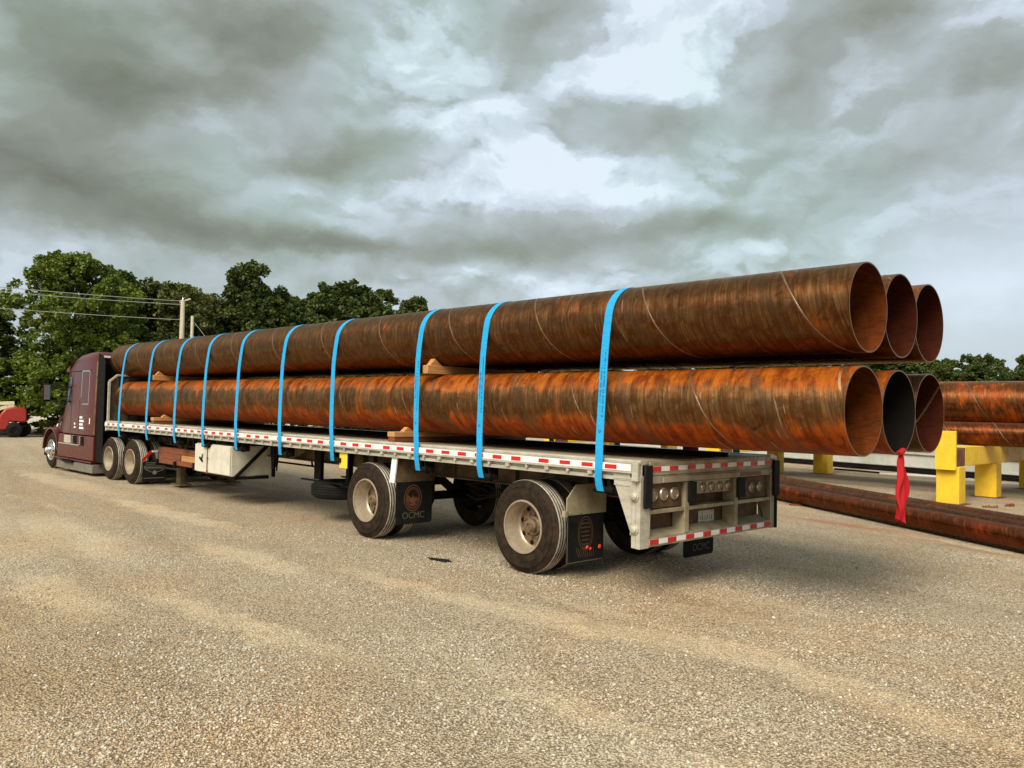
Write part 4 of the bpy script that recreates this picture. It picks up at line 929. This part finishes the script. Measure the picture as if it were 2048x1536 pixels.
b = MB(); b.box(-16.019, -16.012, -1.165, -.90, 2.83, 2.88); b.box(-16.019, -16.012, -1.165, -1.10, 2.60, 2.829); b.box(-16.019, -16.012, .90, 1.165, 2.83, 2.88); b.box(-16.019, -16.012, 1.10, 1.165, 2.60, 2.829)
T('reflective_corner', b, WHT, smooth=0)
b = MB()
for y in (-.43, .43): b.box(-19.6, -13.1, y - .04, y + .04, .72, .97)
b.box(-15.9, -15.2, -.4, .4, .975, .985); b.box(-13.14, -13.08, -.45, .45, .74, .95)
b.box(-16.0, -15.75, -1.1, 1.1, .35, .55); b.box(-15.95, -15.6, -1.0, -.5, .18, .24)
T('frame_rail', b, BLACK, smooth=0)
b = MB(); b.prism([(-15.1,.99),(-14.1,.985),(-14.0,.99),(-14.0,1.018),(-15.1,1.018)], 'y', -.48, .48); T('fifth_wheel', b, BLACK, smooth=0)
for s_ in (-1, 1):
    b = MB(); b.tube([(-16.0 + .35*j/9, s_*.2 + .1*math.sin(j), 1.7 - .45*math.sin(PI*j/9)) for j in range(10)], .018, 6); T('air_line', b, RUBBER)
    b = MB(); b.lathe([(1e-4, -17.6), (.30, -17.58), (.31, -17.5), (.31, -16.3), (.30, -16.2), (1e-4, -16.18)], (0, s_*.78, .55), 'x', 28); T('fuel_tank', b, ALU)
for x in (-13.94, -15.18, -19.2):
    b = MB(); b.tube([(x, -1.0, .485), (x, 1.0, .485)], .07, 12); 
    if x > -19: b.lathe([(.10, -.14), (.19, -.08), (.21, .0), (.19, .08), (.10, .14)], (x, 0, .50), 'x', 18)
    T('axle', b, BLACK)
RT_ = .485
pr = make_wheel_set(RT_, .26, 1.235)
place_pair(pr, TK, -13.94 + OX, RT_, True); place_pair(pr, TK, -15.18 + OX, RT_)
sw = wheel_dish(None, RT_, -1.235, 1, 'convex'); make_tyre(sw, RT_, .27, -1.235, 1)
for rz in (0, PI):
    c = sw if rz == 0 else copy_tree(sw); c.parent = TK; c.location = (-19.2 + OX, 0, RT_); c.rotation_euler = (0, .3, rz)
# quarter fenders, striped bars and rear flaps with a winged emblem
for sg in (-1, 1):
    b = MB(); b.bar((-13.30, sg*1.215, .555), (-13.30, sg*1.03, .735), .03, .055, 0); b.bar((-13.30, sg*1.02, .740), (-13.30, sg*.86, .748), .03, .045, 1); T('striped_bar', b, [RT, WHT], smooth=0)
    b = MB(); c = .03; y0, y1 = sg*.70, sg*1.20; b.prism([(y0, .60), (y1, .52), (y1, .09), (y0, .09)], 'x', -13.33, -13.318); fl = T('mud_flap', b, RUBBER, smooth=0)
    e = MB(); X = -13.312; cy = sg*.945
    def ln(pts, w_=.010):
        for p, q in zip(pts[:-1], pts[1:]): e.bar((X, cy + p[0], p[1]), (X, cy + q[0], q[1]), .004, w_)
    ln([(-.23,.40),(-.20,.43),(.20,.42),(.23,.385),(.17,.335),(.05,.295),(-.05,.295),(-.18,.345),(-.23,.40)]); ln([(-.20,.395),(.19,.39)], .014); ln([(-.20,.365),(.18,.362)], .008); ln([(-.19,.45),(-.19,.50),(.05,.50)], .012); ln([(-.16,.465),(.05,.468)], .010)
    e.cyl((X, cy, .285), .045, -.002, .003, 'x', 16)
    for k in range(15): e.box(X, X + .003, cy - .225 + .03*k, cy - .225 + .03*k + .021, .163, .176)
    T('emblem', e, mat('emblem_pale', (.20, .19, .155), .5), parent=fl, smooth=0)

# ------------------------------------------------------------------ yard: racks, stored pipes, girder
def rack(x, label, ys=(11.35, 13.85, 17.4)):
    r = empty('pipe_rack', (x, 0, 0), label=label, cat='pipe rack', group='yellow racks holding the stored pipes')
    for y in ys:
        b = MB(); b.box(-.23, .23, y - .20, y + .20, .012, .80)
        p_ = b.build('post', YELLOW, r, smooth=0, bevel=.012)
        q = MB(); q.box(-.32, .32, y - .30, y + .30, .0, .011); q.build('base_plate', RUSTY, p_, smooth=0)
    b = MB(); b.box(-.17, .17, 11.72, 20.0, .801, 1.215); b.build('beam', YELLOW, r, smooth=0, bevel=.01)
    b = MB(); b.prism([(-.21,.735),(.20,.735),(.20,1.56),(-.13,1.56),(-.21,1.12)], 'y', 11.02, 11.10); e_ = b.build('end_stop', YELLOW, r, smooth=0, bevel=.006)
    b = MB(); b.box(-.165, .165, 11.102, 11.60, .802, 1.17); b.box(-.17, .17, 11.601, 11.64, .801, 1.20); b.box(-.17, .17, 11.66, 11.70, .801, 1.20); b.build('beam_end', RUSTY, r, smooth=0)  # unpainted rusty steel, with the shadow behind the stop in its dark colour
    return r
rack(-1.34, 'nearest yellow pipe rack, tall end stop in full view')
rack(-7.02, 'yellow pipe rack seen low behind the trailer tail', (11.35, 17.33))
b = MB(); b.box(-.20, .20, -.18, .18, 0, .86); o = b.build('yellow_post', YELLOW, smooth=0, bevel=.012); o.location = (-8.15, 16.42, 0); tag(o, 'single yellow post between trailer tail and the pale girder', 'post')
rack(-12.9, 'yellow pipe rack glimpsed through the gap over the deck')
STO = [pipe_mat('stored_pipe_a', 11.2, .50, .1, R=.55, pitch=1.9, tone=(1.05, .80, .70)), pipe_mat('stored_pipe_b', 12.7, .30, .0, R=.27, pitch=1.1, tone=(1.0, .62, .58)), pipe_mat('stored_pipe_c', 14.7, .5, .1, R=.27, pitch=1.1, tone=(1.0, .7, .6))]
SG = 'rusty pipes stored on the yellow racks'
make_pipe('steel_pipe', -17, 9.0, 14.55, 2.20, .55, STO[0], IN_BR, pitch=1.9, label='wide rust-brown pipe lying on top of the stack beyond the trailer', group=SG)
for i, y in enumerate((13.1, 14.27, 14.83, 15.4, 16.0, 17.3)):
    make_pipe('steel_pipe', -17.3 + .2*(i % 2), 8.6, y, 1.485, .27, STO[1 + i % 2], IN_BR, pitch=1.1, k=48, seam=i == 0,
              label=('slim dark brown pipe at the front of the rack, shiny scratches on top' if i == 0 else f'slim brown pipe in the bottom layer of the rack, {(0, "second", "third", "fourth", "fifth", "last")[i]} from the front'), group=SG)
for sd, y in ((-1, 13.5), (1, 15.6)): pass
LY = 'rusty pipes lying on the gravel'
LP = [pipe_mat('lying_pipe', 21.3 + i, .42, .0, R=.21, pitch=50.0, tone=((.72, .38, .30), (.40, .26, .24), (.70, .45, .40))[i]) for i in range(3)]  # shade between the pipes is put into the middle one's darker tone
dirv = Vector((.848, -.531, 0)); nrmv = Vector((.531, .848, 0)); p1 = Vector((1.6, 5.2, 0))
for i in range(3):
    R2 = (.165, .170, .178)[i]
    c = p1 + nrmv * (0, .43, .90)[i] + dirv * (-1.0 + .3*i)
    o = make_pipe('steel_pipe', -8.2, 8.2, 0, 0, R2, LP[i], IN_BR, k=48, seam=False, label=['red-brown pipe on the gravel, nearest of the lying three', 'middle of the three pipes lying on the gravel', 'thinner brown pipe lying furthest back of the three on the gravel'][i], group=LY)
    o.location = (c.x, c.y, R2 + .03); o.rotation_euler = (0, 0, math.atan2(dirv.y, dirv.x))
for i, s_ in enumerate((-5.5, .9, 6.6)):
    b = MB(); b.box(-.05, .05, -.28, 1.15, 0, .028); o = b.build('timber_beam', WOODD, smooth=0); c = p1 + dirv * s_; o.location = c; o.rotation_euler = (0, 0, math.atan2(dirv.y, dirv.x)); 
    tag(o, ['flat board under the far end of the lying pipes', 'flat board under the middle of the lying pipes', 'flat board under the near end of the lying pipes'][i], 'board', 'boards under the lying pipes')
# pale girder on dark sleepers
gth = math.atan2(-1.6, 7.7); gr = empty('steel_girder', (-5.0, 20.75, 0), gth, label='long pale grey girder lying low behind the racks', cat='girder')
b = MB(); b.box(-16, 11, .0, .28, .20, .60); b.build('girder_body', mat('girder_grey', build=worn((.50, .49, .44), (.30, .28, .23), 1.2, (.5, .7), .5, .05)), gr, smooth=0)
b = MB(); b.box(-16, 11, -.06, .34, .601, .625); b.box(-16, 11, -.06, .34, .175, .199); b.build('flange', mat('flange_grey', build=worn((.42, .40, .35), (.12, .1, .08), 2, (.5, .7), .6, .05)), gr, smooth=0)
b = MB(); b.box(-16, 11, -.35, .34, 0, .10); b.box(-16, 11, -.20, .30, .101, .174); tag(b.build('sleeper', BLACK, None, smooth=0), 'black timber sleepers under the pale girder', 'sleepers')
o = bpy.data.objects['sleeper']; o.location = (-5.0, 20.75, 0); o.rotation_euler = (0, 0, gth)
for i, (x, y, l_, a_, m_) in enumerate(((-5.2, 19.3, 1.6, .3, WHT), (-3.4, 19.0, 1.1, -.35, WHT), (-6.6, 19.4, 2.2, -.18, BLACK), (-2.3, 18.6, .9, .1, WHT), (-4.2, 19.5, 1.4, -.2, BLACK))):
    b = MB(); b.box(-l_/2, l_/2, -.06, .06, 0, .05); o = b.build('loose_board', m_, smooth=0); o.location = (x, y, 0); o.rotation_euler = (0, 0, a_)
    tag(o, ['pale board lying skewed before the girder', 'short pale board nearest the first rack', 'long dark board by the second rack', 'smallest pale board beside the tall end stop', 'dark board among the pale ones by the girder'][i], 'board', 'boards lying in front of the girder')
b = MB(); b.add([(-.14, -.03, .004), (.13, -.04, .004), (.15, .05, .008), (.02, .02, .03), (-.12, .03, .012)], [(0, 1, 3), (1, 2, 3), (2, 4, 3), (4, 0, 3), (0, 4, 2, 1)]); b.bar((-.16, -.02, .02), (.12, .03, .02), .015, .015)
o = b.build('rubber_scrap', RUBBER, smooth=0); o.location = (-2.78, -1.51, 0); o.rotation_euler = (0, 0, .2); tag(o, 'small black strip of scrap lying on the gravel before the wheels', 'scrap')
for i, (x, y) in enumerate(((-.55, 11.2), (-.35, 11.9))):
    b = MB(); [b.box(-.12 + .05*k, -.09 + .05*k, -.05 + .02*(k % 3), .06 + .01*(k % 2), 0, .03 + .012*(k % 3)) for k in range(6)]
    o = b.build('wood_scrap', WOODD, smooth=0); o.location = (x, y, 0); o.rotation_euler = (0, 0, .4 + i); tag(o, ['brown wood scraps right beside the foot of the nearest yellow post', 'brown wood scraps just behind the nearest yellow post'][i], 'scraps', 'wood scraps')

# ------------------------------------------------------------------ boom lift at the left
BL_ = empty('boom_lift', (-39.0, 1.95, 0), math.radians(78), label='red boom lift with cream arms parked before the trees', cat='boom lift')   # local +x runs to the right in the photo
BL_.scale = (.78, .78, .80)
b = MB(); b.box(-2.6, .18, -.9, .5, .45, 1.02); b.box(-2.7, .0, -.6, .3, .30, .449); b.build('chassis', ORED, BL_, bevel=.05)
for (x, y) in ((.42, -.75), (.92, .55), (-2.0, -.75), (-2.0, .55)):
    b = MB(); b.lathe([(.20, -.02), (.34, .0), (.42, .03), (.44, .07), (.44, .30), (.42, .34), (.34, .36), (.20, .38)], (0, -.19, 0), 'y', 30)
    for k in range(18):
        t = 2*PI*k/18; b.box(.42*math.cos(t) - .03, .42*math.cos(t) + .03, -.14, .14, .42*math.sin(t) - .03, .42*math.sin(t) + .03)
    w = b.build('wheel', RUBBER, BL_); w.location = (x, y, .44)
    b = MB(); b.lathe([(.20, -.20), (.16, -.17), (1e-4, -.17)], (0, 0, 0), 'y', 20); b.build('rim', BLACK, w)
b = MB(); b.prism([(-.35, .92), (.98, .86), (1.08, 1.05), (1.06, 1.60), (.92, 1.72), (.35, 1.74), (-.05, 1.66), (-.30, 1.30)], 'y', -.75, .75); b.build('counterweight', ORED, BL_, bevel=.08)
b = MB(); b.bar((-3.4, -.30, .55), (.10, -.30, 1.78), .22, .20); b.bar((-3.5, -.30, .98), (-.30, -.30, 1.92), .20, .17); b.bar((-.4, -.30, 1.93), (.42, -.30, 1.98), .26, .20); b.box(.1, .42, -.42, -.18, 1.62, 2.05)
b.build('boom_arm', CREAM, BL_, smooth=0, bevel=.02)
b = MB(); b.box(-4.6, -3.5, -.8, .2, .5, .56)
for x in (-4.6, -3.5):
    for y in (-.8, .2): b.tube([(x, y, .56), (x, y, 1.5)], .03, 6)
b.tube([(-4.6, -.8, 1.5), (-3.5, -.8, 1.5), (-3.5, .2, 1.5), (-4.6, .2, 1.5), (-4.6, -.8, 1.5)], .03, 6); b.build('basket', CREAM, BL_)

# ------------------------------------------------------------------ utility poles and wires
PW = mat('pole_wood', build=worn((.52, .46, .36), (.28, .23, .17), 3.0, (.7, .9), .5, .3, (4, 4, .4)))
def pole(x, y, h, r, label, arm=False):
    o = empty('utility_pole', (x, y, 0), label=label, cat='utility pole', group='utility poles'); b = MB(); b.tube([(0, 0, 0), (0, 0, h)], [r, r * .72], 14); b.build('pole_shaft', PW, o)
    if arm:
        b = MB(); b.bar((-.05, -.16, h - .12), (.12, .34, h + .10), .07, .07); b.build('crossarm', PW, o)
        b = MB(); b.lathe([(.03, 0), (.05, .05), (.03, .12), (1e-4, .13)], (0, 0, h), 'z', 10); b.build('insulator', CHROME, o)
    return o
pole(-36.8, 9.1, 6.95, .15, 'taller weathered utility pole with crossarm', True)
pole(-36.4, 9.45, 6.15, .10, 'shorter thin utility pole close beside the taller one')
WIR = mat('wire_metal', (.42, .42, .36), .5, .2)
def wire(p, q, sag, label, r=.016):
    b = MB(); p = Vector(p); q = Vector(q); pts = []
    for i in range(25): f_ = i / 24; v = p.lerp(q, f_); v.z -= sag * 4 * f_ * (1 - f_); pts.append(v)
    b.tube(pts, r, 5); tag(b.build('power_line', WIR), label, 'power line', 'wires running left from the pole')
wire((-36.8, 9.0, 6.90), (-31.5, -22, 6.9), .5, 'uppermost wire running left from the crossarm')
wire((-36.8, 9.0, 6.72), (-31.0, -22, 6.6), .5, 'second wire, just below the uppermost one')
wire((-36.8, 9.0, 5.95), (-31.2, -22, 5.8), .4, 'lowest wire running left, well below the other two')
wire((-36.4, 9.5, 5.9), (-33.8, 13.2, .2), .0, 'thin guy wire slanting down to the right of the poles', .010)

# ------------------------------------------------------------------ trees
def leaf_mat(name, lo, hi, tr):
    def f(t, bs):
        r = t.new('ShaderNodeNewGeometry').outputs['Random Per Island']; o = t.obj(); nz = t.noise(o, .9, 4, .6)
        c = t.mix(t.math('MULTIPLY_ADD', r, .6, t.math('MULTIPLY', nz, .5)), lo, hi)
        t.put(bs.inputs['Base Color'], c); bs.inputs['Roughness'].default_value = .55; bs.inputs['Specular IOR Level'].default_value = .3
        ts = t.new('ShaderNodeBsdfTranslucent'); t.put(ts.inputs[0], t.mix(1.0, c, (1.3, 1.3, .6), 'MULTIPLY'))
        mx = t.new('ShaderNodeMixShader'); mx.inputs[0].default_value = tr; t.l.new(bs.outputs[0], mx.inputs[1]); t.l.new(ts.outputs[0], mx.inputs[2]); t.l.new(mx.outputs[0], t.n['Material Output'].inputs[0])
    return mat(name, build=f)
LM = [leaf_mat('leaf_bright', (.045, .078, .008), (.140, .178, .018), .15), leaf_mat('leaf_dark', (.022, .036, .007), (.078, .105, .016), .12), leaf_mat('leaf_mid', (.028, .045, .008), (.100, .125, .016), .12),
      leaf_mat('leaf_olive', (.050, .062, .014), (.110, .120, .026), .15), leaf_mat('leaf_lime', (.10, .13, .014), (.22, .24, .035), .25)]
def crown_mesh(name, kind, seed, m_, nclump, nleaf, leaf):
    """unit crown: radius about 1, height 0..1 (z scaled per tree)"""
    rg = np.random.default_rng(seed); P_ = []
    ZS = .27
    # lobes first, then leaf tufts over the lobes' outsides
    lob = []
    nl_ = {'broad': 20, 'pine': 22, 'bush': 11}[kind]
    for i in range(nl_):
        th = i * 2.4 + rg.uniform(-.4, .4); f_ = (i + .5) / nl_
        if kind == 'pine': z = .16 + .78 * f_; rad = (.70 - .58 * f_) * rg.uniform(.6, 1.1); lr = .46 - .26 * f_
        elif kind == 'bush': z = .06 + .76 * f_; rad = (.66 - .48 * f_ ** 2) * rg.uniform(.7, 1.1); lr = rg.uniform(.42, .55)
        else: z = .10 + .78 * f_; e = (z - .42) / .60; rad = .72 * math.sqrt(max(.03, 1 - e * e)) * rg.uniform(.5, 1.1); lr = rg.uniform(.36, .50) * (1 if f_ < .8 else .75)
        lob.append((rad * math.cos(th), rad * math.sin(th), z, lr))
    if kind == 'broad': lob += [(0, 0, .84, .36), (.12, -.1, .66, .45)]; nl_ += 2
    for i in range(nclump):
        L0 = lob[i % nl_]; d = rg.normal(size=3); d /= np.linalg.norm(d); d[2] = abs(d[2]) * .9 if rg.random() < .65 else d[2]
        rr = L0[3] * (rg.uniform(.82, 1.10) if rg.random() < .75 else rg.uniform(.2, .8))
        c_ = np.array([L0[0], L0[1], L0[2]]) + d * rr * np.array([1, 1, ZS]); cr = rg.uniform(.055, .105)
        if c_[2] < .02: continue
        k = int(nleaf * (cr / .08) ** 2); e = rg.normal(size=(k, 3)); e /= np.linalg.norm(e, axis=1)[:, None]; q = cr * rg.uniform(.3, 1.0, k)[:, None] ** .6
        P_.append(c_ + e * q * np.array([1, 1, ZS]))
    P_ = np.concatenate(P_); K = len(P_)
    a_ = rg.normal(size=(K, 3)); a_ /= np.linalg.norm(a_, axis=1)[:, None]; b_ = np.cross(a_, rg.normal(size=(K, 3))); b_ /= np.linalg.norm(b_, axis=1)[:, None]
    s_ = (leaf * rg.uniform(.6, 1.4, K))[:, None]; zs = np.array([1, 1, ZS])
    V = np.stack([P_ - a_*s_*zs, P_ + b_*s_*.6*zs, P_ + a_*s_*zs, P_ - b_*s_*.6*zs], 1).reshape(-1, 3)
    me = bpy.data.meshes.new(name); me.vertices.add(len(V)); me.vertices.foreach_set('co', V.ravel()); me.loops.add(K*4); me.loops.foreach_set('vertex_index', np.arange(K*4))
    me.polygons.add(K); me.polygons.foreach_set('loop_start', np.arange(0, K*4, 4)); me.polygons.foreach_set('loop_total', np.full(K, 4)); me.update(calc_edges=True); me.materials.append(m_)
    return me
def trunk_mesh(seed, kind):
    rg = random.Random(seed); b = MB(); b.tube([(0, 0, 0), (.03, .01, .3), (-.02, .02, .6), (.0, .0, .93)], [.055, .042, .028, .008], 10)
    for i in range(11):
        z = .16 + .7 * i / 11; t = rg.uniform(0, 2*PI); L_ = rg.uniform(.45, .8) * (1 - .5 * i / 11)
        b.tube([(0, 0, z), (L_*.5*math.cos(t), L_*.5*math.sin(t), z + .06), (L_*math.cos(t + .2), L_*math.sin(t + .2), z + .13)], [.018, .011, .004], 6)
    me = bpy.data.meshes.new('trunk'); me.from_pydata(b.v, [], b.f); me.materials.append(BARKM); me.shade_smooth(); return me
CR_ = {}
for k_, (kind, sd, mi_, nc, nl, lf) in {'big': ('broad', 3, 0, 1150, 40, .032), 'broadA': ('broad', 11, 2, 720, 32, .042), 'broadB': ('broad', 12, 1, 720, 32, .042), 'pineA': ('pine', 13, 1, 640, 32, .042), 'pineB': ('pine', 14, 1, 640, 32, .042),
        'broadC': ('broad', 15, 3, 620, 30, .038), 'bushA': ('bush', 16, 0, 560, 32, .045), 'bushB': ('bush', 17, 4, 560, 32, .045), 'bushC': ('bush', 18, 2, 560, 32, .045)}.items():
    CR_[k_] = (crown_mesh('crown', kind, sd, LM[mi_], nc, nl, lf), trunk_mesh(sd, kind))
def tree(kind, x, y, h, r, label, name='tree', rot=0, group='trees along the edge of the yard', z0=0):
    o = empty(name, (x, y, z0), rot, label=label, cat='tree' if name != 'bush' else 'bush', group=group)
    c = bpy.data.objects.new('crown', CR_[kind][0]); COL.objects.link(c); c.parent = o; c.scale = (r, r, h)
    if name != 'bush': t = bpy.data.objects.new('trunk', CR_[kind][1]); COL.objects.link(t); t.parent = o; t.scale = (r * .9, r * .9, h * .95)
    return o
TR_ = [
 ('big',-39.3,4.9,9.0,3.0,'tallest broad bright green tree, towering behind the truck cab'),
 ('broadB',-45.5,1.0,7.6,2.6,'dark tree at the left edge, behind the boom lift'),('broadA',-44.2,-2.8,7.8,2.8,'green tree beyond the left edge, past the boom lift'),
 ('pineA',-43.2,8.4,8.6,2.2,'dark tree touching the right flank of the tallest bright tree'),('broadB',-44.5,10.4,8.9,2.3,'dark rounded tree just left of the utility poles, on the skyline'),
 ('broadC',-42.0,11.0,8.5,1.9,'olive green tree right behind the utility poles'),('broadA',-46.3,13.2,9.0,2.1,'mid green tree top peeping over the olive one'),
 ('broadC',-44.6,14.6,8.6,1.8,'thin olive tree with bare twigs, left of the tall pointed dark tree'),('pineB',-43.2,15.6,10.1,2.3,'tall pointed dark tree in the middle of the row'),
 ('broadB',-43.6,17.8,9.3,2.2,'dark tree with a ragged top, right of the tall pointed one'),('pineA',-44.8,19.9,8.6,2.1,'lower dark tree before the dip in the skyline'),
 ('broadB',-45.8,22.2,9.4,2.3,'dark tree at the left flank of the big rounded crown'),('broadB',-44.6,24.0,10.5,2.9,'big rounded dark crown in the right part of the row'),
 ('pineB',-46.0,26.8,9.2,2.3,'dark tree falling away right of the big rounded crown'),('broadA',-46.5,29.2,9.2,2.2,'mid green tree with an uneven top, third from the right end'),
 ('pineA',-47.0,31.4,10.0,2.2,'dark tree forming the last peak before the pipes'),('broadB',-48.0,34.0,9.6,2.4,'dark tree whose right side is cut by the upper pipe'),
 ('broadA',-49.5,12.0,8.9,2.6,'mid green tree in the second row, between the olive ones'),('broadB',-50.5,17.0,9.0,2.8,'second-row dark tree behind the tall pointed one'),('broadA',-51.5,22.0,8.8,2.8,'second-row green tree filling the dip in the skyline'),
 ('broadB',-52.0,28.0,9.6,2.8,'second-row dark tree right behind the big rounded crown'),('broadA',-53.0,33.0,9.6,2.8,'second-row green tree behind the last peak'),('broadB',-53.0,38.5,9.2,2.8,'second-row dark tree sinking behind the upper pipe'),
 ('pineB',-50.0,37.5,8.4,2.4,'dark tree behind the pipes, past the end of the row'),('broadA',-52,42,8.5,3,'green tree behind the pipes, further along')]
for i, (k_, x, y, h, r, lab) in enumerate(TR_): tree(k_, x, y, h * 1.06, r * (1.0 if i == 0 else 1.38), lab, rot=i * 1.7 + (2.3 if i == 0 else 0))
BU = [('bushA',-37.6,6.9,5.3,2.2,'bright green bush filling the gap behind the cab roof'),('bushC',-38.6,8.6,5.7,2.1,'mid green bush at the foot of the poles, on their left'),('bushA',-38.2,11.5,5.6,2.0,'bright bush right of the poles with big leaves'),
      ('bushC',-38.8,13.6,6.0,2.0,'mid green bush under the tall pointed tree'),('bushC',-39.6,15.9,6.2,2.0,'mid green bush right of the one under the pointed tree'),('bushB',-38.9,18.2,6.9,1.9,'yellow-green bush rising just above the upper pipe'),
      ('bushC',-41,21,6.6,2.3,'mid green bush right of the yellow-green one'),('bushC',-42,25,6.6,2.6,'mid green bush below the big rounded crown'),('bushC',-43,29.5,6.6,2.6,'mid green bush below the last peak'),
      ('bushA',-41.3,3.6,4.4,2.4,'leafy green undergrowth directly behind the cab, left of the hood'),('bushC',-42.3,1.0,4.6,2.3,'dark green bush behind the boom arm'),('bushA',-41.5,-1.2,4.8,2.4,'green bush beyond the left edge of the yard'),
      ('bushB',-39.6,4.1,.85,.8,'low yellow-green weeds at the edge of the gravel left of the truck'),('bushB',-38.6,5.3,.9,.9,'low yellow-green weeds right behind the truck bumper')]
for i, (k_, x, y, h, r, lab) in enumerate(BU): tree(k_, x, y, h, r, lab, 'bush', i * 2.3, 'bushes before the tree row')
RT2 = [('broadA',-60,44,8.6,4.5,'green tree far behind the trailer middle'),('broadB',-54,50,8.6,4.6,'dark tree far behind the eighth strap'),('broadA',-47,53,8.4,4.6,'green tree far behind the ninth strap'),('broadB',-41,57,8.2,4.4,'dark tree far behind the last strap'),('broadA',-35,59,8.0,4.2,'green tree far behind the upper pipe ends'),('broadB',-29.5,61,7.8,4.0,'dark tree far behind the pipe ends, beside the low dark one'),('broadB',-24.4,62.3,7.5,3.6,'dark tree low between the pipe layers, leftmost of the far trees'),('broadA',-22.2,62.1,7.3,3.4,'green tree seen between the pipe layers'),('broadB',-20.4,63.5,7.0,3.0,'dark tree right behind the ends of the far pipes'),
       ('broadA',-17.6,59.5,6.6,2.2,'green tree just right of the pipe ends'),('pineA',-16.2,61.0,6.2,2.0,'small dark tree in the dip right of the pipe ends'),('broadB',-14.7,59.4,7.0,2.1,'taller dark tree of the far right row'),
       ('broadA',-14.3,63.6,5.6,2.0,'low green tree right of the taller dark one'),('pineB',-12.6,61.5,6.7,1.8,'dark pointed tree near the right edge'),('broadB',-10.6,60.5,7.2,2.6,'dark tree cut off by the right edge'),('broadA',-6,60,7,3,'green tree outside the right edge')]
for i, (k_, x, y, h, r, lab) in enumerate(RT2): tree(k_, x, y, h, r, lab, rot=i * 1.3, group='far trees at the right')
